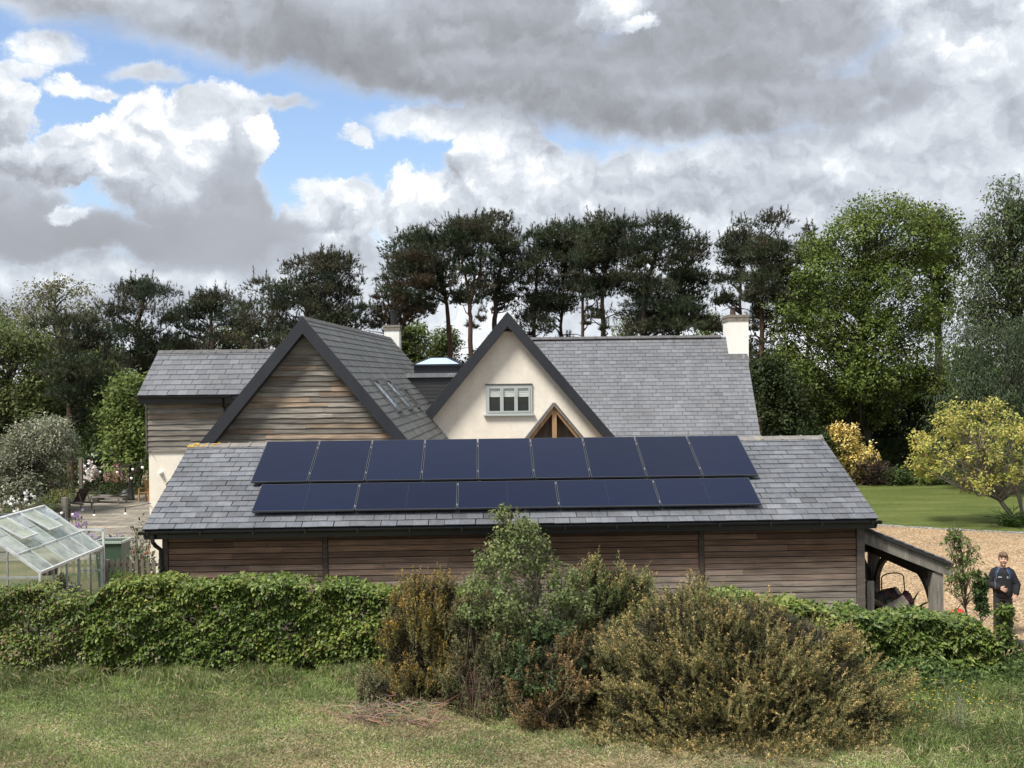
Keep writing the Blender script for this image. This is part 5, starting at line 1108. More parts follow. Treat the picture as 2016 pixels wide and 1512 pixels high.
log(BL(7.62, .95, 1.0), (.75, -.2, .5), .75, .16, (.24, .215, .18), 'large pale grey log at the front of the heap')
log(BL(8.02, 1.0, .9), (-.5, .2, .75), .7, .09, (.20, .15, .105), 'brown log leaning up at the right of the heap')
m = thing('plank', 'upright grey plank beside the barn corner', 'plank', BL(7.05, .55, 0), TB); q = MB(); q.box(-.07, .07, -.02, .02, 0, 1.68); q.build('board', m_oakgrey, m)
# hose reel
t = thing('hose_reel', 'grey hose wound on a wheeled reel with a tall hoop handle under the lean-to', 'hose reel', BL(8.12, 2.15, .42), TB+.25)
q = MB(); hp = [(-.30, 0, .1), (-.29, .02, .6), (-.27, .05, 1.02)]; arc = [(-.27+.27*(1-math.cos(a))*1.0, .05, 1.02+.09*math.sin(a)) for a in np.linspace(0, math.pi, 7)]
q.tube(hp+arc[1:]+[(.29, .02, .6), (.30, 0, .1)], .014, 7); q.build('handle', m_dkteak, t)
q = MB()
for k in range(11): q.add(*(lambda x: ([(x+.02*math.cos(a)*1.0, (.19+.02*math.sin(a))*math.cos(b_), .27+(.19+.02*math.sin(a))*math.sin(b_)) for b_ in np.linspace(0, 2*math.pi, 19)[:-1] for a in np.linspace(0, 2*math.pi, 7)[:-1]], [(i*6+j, i*6+(j+1) % 6, ((i+1) % 18)*6+(j+1) % 6, ((i+1) % 18)*6+j) for i in range(18) for j in range(6)]))(-.2+.04*k))
q.build('hose', m_hose, t, True)
q = MB()
for x in (-.25, .25): q.tube([(x-.012, 0, .27), (x+.012, 0, .27)], .25, 18)
q.tube([(-.33, 0, .27), (.33, 0, .27)], .02, 8); q.build('drum', m_black, t)
# red jerry-can like bag
t = thing('red_bag', 'small red bag with a dark strap at the foot of the front post', 'bag', BL(8.82, .62, .86), TB)
q = MB(); q.lathe([(.02, 0), (.15, .01), (.165, .07), (.12, .17), (.07, .21), (.02, .23)], (0, 0, 0), 9, None, 1.1, .7); q.build('body', m_red, t, True)
q = MB(); q.tube([(-.02, -.02, .21), (.06, -.04, .33), (.17, -.03, .18), (.2, 0, .02)], .012, 6); q.build('strap', m_black, t)
q = MB(); q.ball((.02, -.10, .09), .04, 9, 6, (.8, .5, .4), (1, .4, 1.2)); q.build('patch', m_attr, t)
t = thing('log', 'upright stump the red bag stands on', 'log', BL(8.82, .62, 0)); q = MB(); q.tube([(0, 0, 0), (0, 0, .86)], .17, 12, True, (.16, .13, .1)); q.build('bark', m_log, t)
t = thing('stone_heap', 'low heap of dark earth and stones behind the logs', 'stone', BL(8.15, 1.75, 0)); q = MB()
for k in range(9): q.ball((rnd.uniform(-.3, .3), rnd.uniform(-.3, .3), .12+rnd.random()*.3), rnd.uniform(.12, .2), 8, 6, (.07, .06, .05), (1.2, 1, .8))
q.build('stones', m_log, t)

# ================================================================== GREENHOUSE
GX0, GXR, GX1, GY0, GY1, GE, GR = -13.62, -12.15, -10.67, 25.0, 28.75, 1.5, 2.58
gh = thing('greenhouse', 'aluminium greenhouse with a dirty glass roof and two raised roof vents', 'greenhouse', (-12.15, 26.9, 0))
def G(x, y, z): return np.array([x+12.15, y-26.9, z])
q = MB()
q.bar(G(GXR, GY0, GR), G(GXR, GY1, GR), .09, .06)
for x in (GX0, GX1):
    q.bar(G(x, GY0-.02, GE), G(x, GY1+.02, GE), .07, .06); q.bar(G(x, GY0, .06), G(x, GY1, .06), .06, .1)
for y in (GY0, GY1):
    for x in (GX0, GX1): q.bar(G(x, y, 0), G(x, y, GE), .05, .05); q.bar(G(x, y, GE+.015), G(GXR, y, GR+.015), .05, .055)
q.build('frame', m_alu, gh)
ny = 5; q = MB(); q2 = MB()
for i in range(1, ny):
    y = GY0+(GY1-GY0)*i/ny
    for x in (GX0, GX1): q.bar(G(x, y, GE), G(GXR, y, GR), .03, .04); q2.bar(G(x, y, 0), G(x, y, GE), .03, .04)
q.build('roof_bars', m_alu, gh)
for x in (-12.9, -12.15, -11.4): q2.bar(G(x, GY0, 0), G(x, GY0, GE+(GR-GE)*(1-abs(x-GXR)/1.48)), .035, .035)
q2.bar(G(GX0, GY0, 1.40), G(GX1, GY0, 1.40), .04, .05); q2.bar(G(GX0, GY1, 1.40), G(GX1, GY1, 1.40), .04, .05)
q2.build('wall_bars', m_aludk, gh)
def gl_on(x_e, f0, f1, y0, y1, lift=0.0):
    a = G(x_e, y0, GE); r = G(GXR, y0, GR); n = nrm(np.array([(1 if x_e > GXR else -1)*(GR-GE), 0, abs(x_e-GXR)]))
    p0 = a+(r-a)*f0; p1 = a+(r-a)*f1; d = np.array([0, y1-y0, 0]); return [p0+n*lift, p0+d+n*lift, p1+d, p1], n
q = MB(); rnd.seed(5); vents = {(1, 0): 1, (3, 0): 1}
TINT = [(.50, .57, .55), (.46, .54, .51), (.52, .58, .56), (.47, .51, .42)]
for sx in (GX1, GX0):
    for i in range(ny):
        y0 = GY0+(GY1-GY0)*i/ny+.018; y1 = GY0+(GY1-GY0)*(i+1)/ny-.018
        for f0, f1 in ((0.02, .36), (.37, .70), (.71, .97)):
            if sx == GX1 and i in (1, 3) and f0 > .4: continue
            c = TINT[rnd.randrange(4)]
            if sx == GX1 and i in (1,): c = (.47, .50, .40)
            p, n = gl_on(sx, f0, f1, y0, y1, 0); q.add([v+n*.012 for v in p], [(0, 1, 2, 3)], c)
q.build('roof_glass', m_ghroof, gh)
q = MB(); 
a = G(GX1, GY0, GE)+(G(GXR, GY0, GR)-G(GX1, GY0, GE))*.365; q.bar(a+(0, 0, .02), a+np.array([0, GY1-GY0, .02]), .035, .03)
a2 = G(GX0, GY0, GE)+(G(GXR, GY0, GR)-G(GX0, GY0, GE))*.365; q.bar(a2+(0, 0, .02), a2+np.array([0, GY1-GY0, .02]), .035, .03)
for i0, i1 in ((4, 3), (1, 0)):
    q.bar(G(GX1, GY0+(GY1-GY0)*(i0)/ny-.1, GE-.02)+np.array([-.0, 0, 0]), G(GX1-.55, GY0+(GY1-GY0)*i1/ny+.55, GE+.37), .018, .018)
q.build('purlins', m_alu, gh)
for i in (1, 3):
    y0 = GY0+(GY1-GY0)*i/ny+.005; y1 = GY0+(GY1-GY0)*(i+1)/ny-.005
    p, n = gl_on(GX1, .52, .98, y0, y1, .11); v = MB()
    for k in range(4): v.bar(p[k]+n*.03, p[(k+1) % 4]+n*.03, .04, .035)
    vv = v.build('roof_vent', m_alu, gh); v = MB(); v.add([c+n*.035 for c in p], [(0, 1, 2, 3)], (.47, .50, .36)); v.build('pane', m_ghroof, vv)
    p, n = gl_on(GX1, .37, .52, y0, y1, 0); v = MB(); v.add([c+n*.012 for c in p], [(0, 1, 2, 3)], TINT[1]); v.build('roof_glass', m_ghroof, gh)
q = MB()
for x in (GX0+.004, GX1-.004): q.add([G(x, GY0, .1), G(x, GY1, .1), G(x, GY1, GE), G(x, GY0, GE)], [(0, 1, 2, 3)])
for y in (GY0+.004, GY1-.004): q.add([G(GX0, y, .1), G(GX1, y, .1), G(GX1, y, GE), G(GXR, y, GR), G(GX0, y, GE)], [(0, 1, 2, 3, 4)])
q.build('side_glass', m_ghside, gh)
q = MB(); y = GY1+.06; x0, x1 = -11.30, -10.64
for a, b_ in (((x0, 0), (x0, 1.95)), ((x1, 0), (x1, 1.95)), ((x0-.02, 1.95), (x1+.02, 1.95)), ((x0, .9), (x1, .9)), ((x0, .05), (x1, .05))): q.bar(G(a[0], y, a[1]), G(b_[0], y, b_[1]), .05, .05, (0, 1, 0))
d_ = q.build('door', m_alu, gh); q = MB(); q.add([G(x0, y, .1), G(x1, y, .1), G(x1, y, 1.93), G(x0, y, 1.93)], [(0, 1, 2, 3)]); q.build('pane', m_ghside, d_)
# inside the greenhouse
t = thing('potting_bench', 'low wooden bench with pots seen through the greenhouse side', 'bench', (-11.2, 26.6, 0)); q = MB()
for k in range(5): q.box(-.34+k*.14, -.22+k*.14, -1.3, 1.3, .66, .69)
q.build('slats', m_teak, t)
for x in (-.3, .3):
    for y in (-1.2, 1.2): q = MB(); q.box(x-.03, x+.03, y-.03, y+.03, 0, .66); q.build('leg', m_teak, t)
def potplant(lab, p, r, h, mat, cols, ph, n, seed, cat='pot plant', name='pot_plant', W=.5, L=(.06, .12), fl=None, nf=0, ridges=False):
    global RG
    RG = np.random.default_rng(seed); t = thing(name, lab, cat, p)
    q = MB(); q.lathe([(r*.72, 0), (r*.95, h*.9), (r*1.02, h*.92), (r*1.02, h), (r*.92, h), (r*.9, h*.9), (.001, h*.88)], (0, 0, 0), 18)
    if ridges:
        for z in (h*.25, h*.62): q.lathe([(r*(.74+.24*z/h)+.012, z-.012), (r*(.74+.24*z/h)+.02, z), (r*(.74+.24*z/h)+.012, z+.012)], (0, 0, 0), 18)
        for k in range(24):
            an = k*math.pi/12; q.bar((r*.735*math.cos(an), r*.735*math.sin(an), .02), (r*.955*math.cos(an), r*.955*math.sin(an), h*.88), .012, .012)
    q.build('pot', mat, t, True)
    fb = FB(); D = nrm(RG.normal(size=(n, 3))+np.array([0, 0, .6])); P = D*RG.uniform(.1, 1, (n, 1))*np.array([r*1.15, r*1.15, ph])+np.array([0, 0, h*.95])
    fb.leaf(P, D+RG.normal(size=(n, 3))*.6, RG.normal(size=(n, 3))*.5+np.array([0, 0, 1]), RG.uniform(*L, n), RG.uniform(*L, n)*W, cmix(cols, n))
    if nf: P2 = P[RG.integers(0, n, nf)]+np.array([0, 0, .05]); fb.leaf(P2, RG.normal(size=(nf, 3)), RG.normal(size=(nf, 3)), .06, .05, cmix(fl, nf))
    fb.build('foliage', m_leaf, t, (0, 0, 0)); return t
GRL = [(.06, .10, .022), (.085, .13, .03), (.11, .16, .04)]
potplant('terracotta pot with a trailing plant on the greenhouse bench', (-11.2, 25.9, .69), .14, .22, m_pot, GRL, .25, 120, 701)
potplant('dark plastic pot with seedlings at the far end of the greenhouse bench', (-11.15, 27.4, .69), .15, .2, m_black, GRL, .2, 120, 702)
potplant('black tub hanging high inside the greenhouse', (-11.3, 27.0, 1.12), .26, .3, m_black, [(.06, .05, .03), (.05, .07, .02)], .12, 60, 703)
potplant('white flowering pot on the greenhouse floor', (-11.0, 27.8, .1), .2, .3, m_stonepot, GRL, .35, 160, 704, fl=[(.75, .75, .7)], nf=60)
potplant('leafy plant in a pot near the greenhouse gable', (-12.6, 25.7, .05), .25, .35, m_pot, GRL, .75, 380, 705, L=(.1, .2))
# things between greenhouse and barn
potplant('galvanised ribbed tub planted with fresh green leaves', atY(233, 1200, 28.3)*np.array([1, 1, 0]), .28, .68, m_galv, [(.10, .16, .03), (.13, .19, .045), (.075, .12, .025)], .30, 420, 706, 'planter', 'planter', ridges=True)
t = thing('picket_fence', 'grey weathered picket fence between the greenhouse and the barn', 'fence', (-9.75, 29.2, 0)); q = MB()
xs_ = np.arange(-.95, 1.0, .155)
q.box(-1.0, 1.0, .02, .05, .92, 1.0); q.box(-1.0, 1.0, .02, .05, .3, .38); q.build('rails', m_picket, t)
for x in xs_:
    q = MB(); h = 1.12+rnd.uniform(-.02, .02); P_ = [(x-.04, .06), (x+.04, .06), (x+.04, h-.05), (x+.022, h-.012), (x, h), (x-.022, h-.012), (x-.04, h-.05)]; q.poly([(a, -.012, b_) for a, b_ in P_], (0, .024, 0)); q.build('picket', m_picket, t)
q = MB(); q.box(-1.0, -.9, .0, .1, 0, 1.1); q.build('post', m_picket, t)
q = MB(); q.box(.95, 1.05, .0, .1, 0, 1.15); q.build('post', m_picket, t)
p = atY(222, 1060, 31.5); t = thing('garden_bin', 'dark green open topped garden bin behind the picket fence', 'bin', (p[0], 31.5, 0)); q = MB()
zt = 1.28; a, b_ = .38, .30
q.hexa([(-b_, -b_, 0), (b_, -b_, 0), (b_, b_, 0), (-b_, b_, 0), (-a, -a, zt), (a, -a, zt), (a, a, zt), (-a, a, zt)]); q.build('body', m_bin, t)
q = MB()
for (x0, y0), (x1, y1) in (((-a, -a), (a, -a)), ((a, -a), (a, a)), ((a, a), (-a, a)), ((-a, a), (-a, -a))): q.bar((x0*1.04, y0*1.04, zt), (x1*1.04, y1*1.04, zt), .06, .06)
q.build('rim', M('pale_green_rim', (.33, .38, .33), .5), t)
q = MB(); q.box(-a*.93, a*.93, -a*.93, a*.93, zt-.10, zt+.004, (.025, .04, .025)); q.build('inside', m_attr, t)  # solid plate in darker green, painting the shade of a hollow bin
def border(name, lab, cat, px, py, Y, w, h, cols, n, seed, fl=None, nf=0, style='dot', L=(.06, .14), W=.45, fs=.05, zb=0, grp=None, dep=.7):
    """leafy border plant, optionally with flower dots or spikes"""
    global RG
    RG = np.random.default_rng(seed); b = atY(px, py, Y); b[2] = zb; t = thing(name, lab, cat, b, 0, grp); fb = FB()
    D = nrm(RG.normal(size=(n, 3))*np.array([1, 1, .8])+np.array([0, 0, .5])); rr = RG.random((n, 1))**.5
    lump = 1+.25*np.sin(D[:, :1]*7+seed)+.2*np.sin(D[:, 2:]*9)
    P = D*rr*lump*np.array([w/2, w/2*dep, h*.8]); P[:, 2] = np.maximum(P[:, 2], .02)
    fb.leaf(P, D+RG.normal(size=(n, 3))*.6+np.array([0, 0, .2]), RG.normal(size=(n, 3))*.5+np.array([0, -.2, 1]), RG.uniform(*L, n), RG.uniform(*L, n)*W, cmix(cols, n)*(1+.2*np.sin(P[:, :1]*8)))
    m = 24; fb.needle(RG.normal(size=(m, 3))*np.array([w*.15, w*.1, 0]), RG.normal(size=(m, 3))*.4+np.array([0, 0, 1]), h*.8, .012, cmix([(.06, .06, .03)], m))
    if nf:
        f2 = fb
        if style == 'dot':
            top = P[np.argsort(P[:, 2]-P[:, 1]*.5)[-max(nf*2, 4):]]; Q = top[RG.integers(0, len(top), nf)]+RG.normal(size=(nf, 3))*.03+np.array([0, -.03, .04])
            for k in range(4): f2.leaf(Q, RG.normal(size=(nf, 3)), RG.normal(size=(nf, 3)), fs, fs*.9, cmix(fl, nf, .1))
        else:
            for k in range(nf):
                x, y = RG.uniform(-w/2, w/2), RG.uniform(-w/2*dep, w/2*dep); hh = h*RG.uniform(.75, 1.25); c = np.array(fl[RG.integers(len(fl))]); k2 = 34
                s = RG.random(k2); Q = np.stack([x+RG.normal(size=k2)*.045*(1.15-s), y+RG.normal(size=k2)*.045*(1.15-s), hh*(.55+.45*s)], 1)
                f2.leaf(Q, RG.normal(size=(k2, 3)), RG.normal(size=(k2, 3)), fs, fs*.9, np.clip(c*(1+RG.normal(size=(k2, 1))*.15), .01, 1))
    fb.build('foliage', m_petal if nf else m_leaf, t, (0, 0, 0))
    return t
SHG = [(.05, .08, .022), (.07, .10, .03), (.09, .12, .04), (.06, .075, .03)]
border('garden_shrub', 'loose mixed green shrub beside the barn corner', 'shrub', 283, 1135, 30.3, 1.0, 1.35, SHG, 1500, 710, [(.6, .55, .45), (.45, .12, .08)], 26, 'dot')
border('garden_shrub', 'small shrub against the green bin', 'shrub', 262, 1130, 30.2, .5, .9, SHG, 500, 711, [(.5, .5, .4)], 10)
border('flowering_plant', 'tall violet flowered plant above the greenhouse roof', 'flower', 157, 1065, 38.0, 1.0, 1.4, SHG, 380, 712, [(.36, .20, .52), (.44, .28, .60)], 190, 'dot', fs=.07)
border('flowering_plant', 'low lilac flowers at the paving edge near the barn eave', 'flower', 238, 1052, 37.4, 1.6, .6, SHG, 420, 713, [(.34, .24, .50)], 60, 'dot', fs=.05)
border('flowering_plant', 'low lilac patch between the violet plant and the greenhouse door', 'flower', 178, 1062, 37.6, .9, .55, SHG, 300, 714, [(.34, .24, .50)], 60, 'dot', fs=.05)
border('garden_shrub', 'yellow green plant left of the violet flowers', 'shrub', 138, 1060, 38.2, .8, 1.1, [(.14, .17, .035), (.11, .15, .03)], 420, 715)
border('garden_plant', 'thin climbing plant on a frame under the barn eave', 'plant', 274, 1075, 33.5, .5, 1.7, SHG, 420, 716, dep=.5)
# patio furniture and pots
def lounger(lab, px, py, back, rz, grp='wooden sun loungers on the patio'):
    b = atZ(px, py, 0); t = thing('sun_lounger', lab, 'sun lounger', b, rz, grp); q = MB()
    for y in (-.30, .26): q.box(-1.0, .95, y, y+.045, .26, .33)
    q.build('frame', m_teak, t); q = MB()
    for k in range(13): x = -.98+k*.095; q.box(x, x+.08, -.29, .29, .33, .35)
    q.build('seat_slats', m_teak, t); q = MB(); ca, sa = math.cos(back), math.sin(back)
    for k in range(8): d0, d1 = .02+k*.095, .10+k*.095; q.hexa([(.27+d0*ca, -.29, .345+d0*sa), (.27+d1*ca, -.29, .345+d1*sa), (.27+d1*ca, .29, .345+d1*sa), (.27+d0*ca, .29, .345+d0*sa), (.27+d0*ca-.02*sa, -.29, .345+d0*sa+.02*ca), (.27+d1*ca-.02*sa, -.29, .345+d1*sa+.02*ca), (.27+d1*ca-.02*sa, .29, .345+d1*sa+.02*ca), (.27+d0*ca-.02*sa, .29, .345+d0*sa+.02*ca)])
    for y in (-.27, .24): q.bar((.27, y, .335), (.27+.78*ca, y, .335+.78*sa), .04, .03)
    q.build('backrest', m_dkteak, t)  # darker teak puts the shade of the turned-away back into the colour
    if back > .5: q = MB(); q.bar((.27+.5*ca, -.22, .33+.5*sa), (.75, -.22, .33), .03, .03); q.bar((.27+.5*ca, .22, .33+.5*sa), (.75, .22, .33), .03, .03); q.build('prop', m_teak, t)
    for x in (-.85, .8):
        for y in (-.29, .27): q = MB(); q.box(x-.03, x+.03, y-.02, y+.03, 0, .26); q.build('leg', m_teak, t)
lounger('weathered sun lounger with its backrest raised, coloured dark for shade', 148, 1002, .95, -.55)
lounger('weathered sun lounger lying nearly flat, beyond the raised one', 214, 990, .22, -.35)
b = atZ(290, 987, 0); t = thing('wooden_chair', 'honey coloured slatted wooden armchair partly behind the house corner', 'chair', b, -.35)
for x, y, h in ((-.28, -.25, .62), (.28, -.25, .62), (-.28, .25, 1.0), (.28, .25, 1.0)): q = MB(); q.box(x-.03, x+.03, y-.03, y+.03, 0, h); q.build('leg', m_pine, t)
q = MB()
for k in range(6): q.box(-.27, .27, -.27+k*.09, -.20+k*.09, .42, .445)
q.build('seat', m_pine, t); q = MB()
for k in range(6): q.box(-.24+k*.085, -.19+k*.085, .24, .26, .45, .92)
q.box(-.3, .3, .23, .27, .92, 1.0); q.build('backrest', m_pine, t)
for x in (-.28, .28): q = MB(); q.box(x-.035, x+.035, -.3, .25, .62, .65); q.build('armrest', m_pine, t)
b = atZ(247, 985, 0); t = thing('round_jar', 'round grey stone jar at the back of the patio', 'jar', b); q = MB(); q.lathe([(.10, 0), (.18, .10), (.21, .22), (.18, .36), (.11, .44), (.10, .48), (.125, .50), (.10, .50)], (0, 0, 0), 20); q.build('body', m_stonepot, t, True)
potplant('square looking grey planter behind the raised lounger', atZ(189, 990, 0), .20, .27, m_stonepot, SHG, .3, 160, 720)
potplant('dark pot with foliage beside the round jar', atZ(200, 984, 0), .19, .36, m_wire, SHG, .4, 200, 721)
b = atZ(95, 1022, 0); t = thing('raised_bed', 'dark timber raised bed with its pale end post', 'planter', b); q = MB(); q.box(-.95, .75, -.5, .5, 0, .62); q.build('box', m_dkteak, t); q = MB(); q.box(.76, .98, -.55, -.35, 0, .95); q.build('post', m_oakgrey, t)
border('garden_shrub', 'green plants spilling over the dark raised bed', 'shrub', 92, 1012, 46.2, 1.6, .75, [(.09, .13, .03), (.12, .15, .04)], 600, 722, zb=.55)
b = atZ(160, 985, 0); t = thing('wooden_post', 'tall thin wooden post holding the string of lights', 'post', b); q = MB(); q.box(-.08, .08, -.08, .08, 0, 2.05); q.build('post', m_picket, t)
t = thing('garden_wall', 'low dark slate wall behind the greenhouse', 'wall', (-19.5, 43, 0)); q = MB()
for k in range(10):
    for r in range(3): q.box(-1.9+k*.4+(.2 if r % 2 else 0), -1.52+k*.4+(.2 if r % 2 else 0), -.15, .15, r*.24, r*.24+.235)
q.build('blocks', m_slatewall, t)
border('garden_shrub', 'bright green clump above the dark slate wall', 'shrub', 30, 1030, 44.5, 1.7, 1.15, [(.12, .155, .035), (.10, .14, .03)], 800, 723)
border('flowering_plant', 'white flowering plants under the blossom tree', 'flower', 45, 1000, 47.0, 2.6, 1.25, SHG, 700, 724, [(.8, .8, .78)], 40, 'dot', fs=.11)
border('flowering_plant', 'second clump of white flowers near the yellow shrub', 'flower', 78, 990, 48.5, 1.0, 1.3, SHG, 400, 725, [(.8, .8, .78)], 18, 'dot', fs=.1)
border('garden_shrub', 'golden orange shrub in the left flower border', 'shrub', 103, 1000, 51.5, 1.6, 1.55, [(.30, .21, .03), (.22, .19, .035), (.16, .16, .03)], 900, 726)
border('garden_shrub', 'lime yellow shrub behind the golden one', 'shrub', 122, 990, 54.0, 1.6, 1.75, [(.20, .21, .04), (.15, .18, .035)], 700, 727)
border('garden_shrub', 'grey green clump left of the raised lounger', 'shrub', 132, 995, 53.5, 2.2, 1.0, [(.06, .085, .045), (.075, .10, .055)], 900, 728)
border('rose', 'tall plant covered in large white blooms by the post', 'flower', 180, 985, 57.3, 1.3, 1.9, [(.045, .06, .03), (.07, .045, .04)], 500, 729, [(.82, .80, .76), (.8, .72, .70)], 60, 'dot', fs=.16)
border('foxglove', 'pale pink flower spikes at the back of the patio', 'flower', 207, 985, 56.6, 1.3, 1.5, SHG, 300, 730, [(.55, .33, .28), (.62, .42, .33)], 10, 'spike', fs=.05)
border('lupin', 'purple and magenta flower spikes against the dark hedge', 'flower', 243, 980, 57.4, 1.5, 1.65, SHG, 380, 731, [(.26, .06, .20), (.34, .09, .22)], 14, 'spike', fs=.055)
border('foxglove', 'cream flower spikes near the wooden chair', 'flower', 270, 982, 56.8, 1.4, 1.25, SHG, 420, 732, [(.58, .45, .32), (.6, .5, .36)], 9, 'spike', fs=.06)
border('foxglove', 'salmon pink spikes between the pale pink and purple ones', 'flower', 224, 983, 56.9, .9, 1.35, SHG, 240, 733, [(.52, .26, .22)], 8, 'spike', fs=.06)
border('garden_shrub', 'dark low foliage at the back corner of the patio', 'shrub', 255, 975, 58.0, 3.4, .9, DKG, 900, 734)
# string lights
t = thing('string_lights', 'string of white bulbs slung across the patio from the house to a post', 'string lights', UT(298, 905, 33.2)[0]*Ah*0+np.array([-11.0, 34, 0]))
o_ = np.array(t.location); q = MB(); BU = []
def swag(a, b_, sag, n, pos):
    pts = [a+(b_-a)*s-np.array([0, 0, sag*4*s*(1-s)]) for s in np.linspace(0, 1, n)]
    q.tube([p-o_ for p in pts], .012, 4)
    for s in pos: p = a+(b_-a)*s-np.array([0, 0, sag*4*s*(1-s)]); BU.append(p-o_)
swag(atY(297, 991, 33.3), atY(60, 985, 41), .25, 14, (.18, .42, .60, .70, .83))
swag(atY(296, 888, 33.3), atY(238, 945, 50), .12, 8, (.2, .55))
swag(atY(158, 908, 54.5), atY(296, 900, 40), .35, 10, (.15, .35, .6, .8))
swag(atY(60, 985, 41), atY(-20, 1000, 40), .1, 5, (.4,))
q.build('cable', m_wire, t)
for p in BU:
    k = MB(); k.lathe([(.012, 0), (.022, -.06), (.022, -.16), (.012, -.17)], p, 8); s = k.build('socket', m_wire, t)
    k = MB(); k.ball(p-np.array([0, 0, .205]), .05, 10, 7); k.build('bulb', m_bulb, t, True)
t = thing('trellis_frame', 'small grey wooden frame under the barn eave', 'frame', (-11.35, 34.3, 0)); q = MB()
for a, b_ in (((-.3, 0), (-.3, 1.25)), ((.3, 0), (.3, 1.25)), ((-.33, 1.25), (.33, 1.25)), ((-.3, .5), (.3, .5)), ((-.3, .5), (.3, 1.25))): q.bar((a[0], 0, a[1]), (b_[0], 0, b_[1]), .06, .05, (0, 1, 0))
q.build('bars', m_oakgrey, t)
# ================================================================== THE MAN
def remeshed(mb, name, mat, parent, vox, smooth=2, colfn=None):
    """one closed skin grown over the shapes in mb"""
    tmp = mb.build(name+'_tmp', mat)
    md = tmp.modifiers.new('r', 'REMESH'); md.mode = 'VOXEL'; md.voxel_size = vox
    ms = tmp.modifiers.new('s', 'SMOOTH'); ms.factor = .5; ms.iterations = smooth
    dg = bpy.context.evaluated_depsgraph_get(); me = bpy.data.meshes.new_from_object(tmp.evaluated_get(dg)); me.name = name
    bpy.data.objects.remove(tmp); o = bpy.data.objects.new(name, me); COL.objects.link(o); o.parent = parent
    me.materials.clear(); me.materials.append(mat); me.polygons.foreach_set('use_smooth', [True]*len(me.polygons))
    n = len(me.vertices); co = np.empty(n*3, np.float32); me.vertices.foreach_get('co', co); co = co.reshape(-1, 3)
    ca = np.ones((n, 4), np.float32); ca[:, :3] = colfn(co) if colfn else (1, 1, 1)
    if 'Col' in me.attributes: me.attributes.remove(me.attributes['Col'])
    at = me.attributes.new('Col', 'FLOAT_COLOR', 'POINT'); at.data.foreach_set('color', ca.ravel()); return o
def loft(mb, rings, n=18):
    """rings: (cx,cy,cz,rx,ry) joined bottom to top"""
    vs = []; fs = []
    for cx, cy, cz, rx, ry in rings:
        for k in range(n):
            t = 2*math.pi*k/n; vs.append((cx+rx*math.cos(t), cy+ry*math.sin(t), cz))
    for i in range(len(rings)-1):
        for k in range(n): k2 = (k+1) % n; fs.append((i*n+k, i*n+k2, (i+1)*n+k2, (i+1)*n+k))
    fs.append(tuple(range(n-1, -1, -1))); fs.append(tuple((len(rings)-1)*n+k for k in range(n))); mb.add(vs, fs)
def limb(mb, pts, rs, n=12):
    P = []; Rr = []
    for i in range(len(pts)-1):
        a, b = np.array(pts[i]), np.array(pts[i+1])
        for k in range(5): P.append(a+(b-a)*k/5); Rr.append(rs[i]+(rs[i+1]-rs[i])*k/5)
    P.append(np.array(pts[-1])); Rr.append(rs[-1]); mb.tube(P, Rr, n, True)
    for p, r in zip(pts, rs): mb.ball(p, r*.99, 10, 8)
mp_ = atZ(1975, 1251, 0)
man = thing('person', 'man in a black sweatshirt with blue shoulder flashes standing on the gravel', 'person', (mp_[0], mp_[1], 0), -.36)
m_skin = M('skin', attr=True, rough=.55, noise=[(30, I3, .3, .7, .94, 1.05)])
m_jersey = M('black_sweatshirt', attr=True, rough=.9, noise=[(7, (1, 1, .5), .3, .7, .8, 1.3)], bump=(12, (1, 1, .6), .5, .02))
m_trous = M('dark_trousers', (.018, .018, .020), .9, noise=[(9, (1, 1, .4), .3, .7, .7, 1.4)], bump=(12, I3, .4, .015))
m_hair = M('brown_hair', attr=True, rough=.75)
# image-left arm bends across the belly, image-right arm hangs with the hand by the thigh
shL, elL, wrL = (-.20, .01, 1.405), (-.30, -.01, 1.12), (-.075, -.205, 1.075)
shR, elR, wrR = (.20, .01, 1.405), (.31, .02, 1.13), (.275, -.115, .915)
b = MB()
loft(b, [(0, 0, .86, .15, .11), (0, 0, .95, .165, .12), (0, .0, 1.08, .145, .105), (0, .0, 1.25, .165, .115), (0, .005, 1.38, .175, .11), (0, .01, 1.44, .13, .085), (0, .0, 1.49, .062, .062), (0, -.015, 1.56, .058, .062)])
# head
hc = np.array([.012, -.035, 1.662])
b.ball(hc+(0, .012, .018), .098, 16, 12, None, (.80, .98, 1.05)); loft(b, [(hc[0], hc[1]-.03, hc[2]-.115, .030, .028), (hc[0], hc[1]-.028, hc[2]-.095, .050, .046), (hc[0], hc[1]-.018, hc[2]-.06, .066, .062), (hc[0], hc[1]-.008, hc[2]-.01, .072, .078)], 14)
b.ball(hc+(0, -.098, -.022), .016, 8, 6, None, (.9, 1.1, 1.3)); b.bar(hc+(0, -.084, .022), hc+(0, -.100, -.022), .018, .02)
for sx in (-1, 1):
    b.ball(hc+(sx*.080, .015, -.012), .024, 8, 6, None, (.4, .8, 1.25)); b.ball(hc+(sx*.035, -.068, -.030), .024, 8, 6)
    b.ball(hc+(sx*.028, -.080, .030), .014, 8, 6, None, (1.5, .6, .6))
b.ball(hc+(0, -.080, -.062), .012, 8, 6, None, (2.2, .8, .6)); b.ball(hc+(0, -.074, -.10), .018, 8, 6)
limb(b, [shL, elL, wrL], [.055, .044, .030]); limb(b, [shR, elR, wrR], [.055, .044, .030])
for s in (-1, 1): limb(b, [(s*.095, 0, .9), (s*.115, -.02, .5), (s*.125, .03, .09)], [.085, .062, .045]); limb(b, [(s*.125, .04, .05), (s*.15, -.12, .04)], [.04, .035])
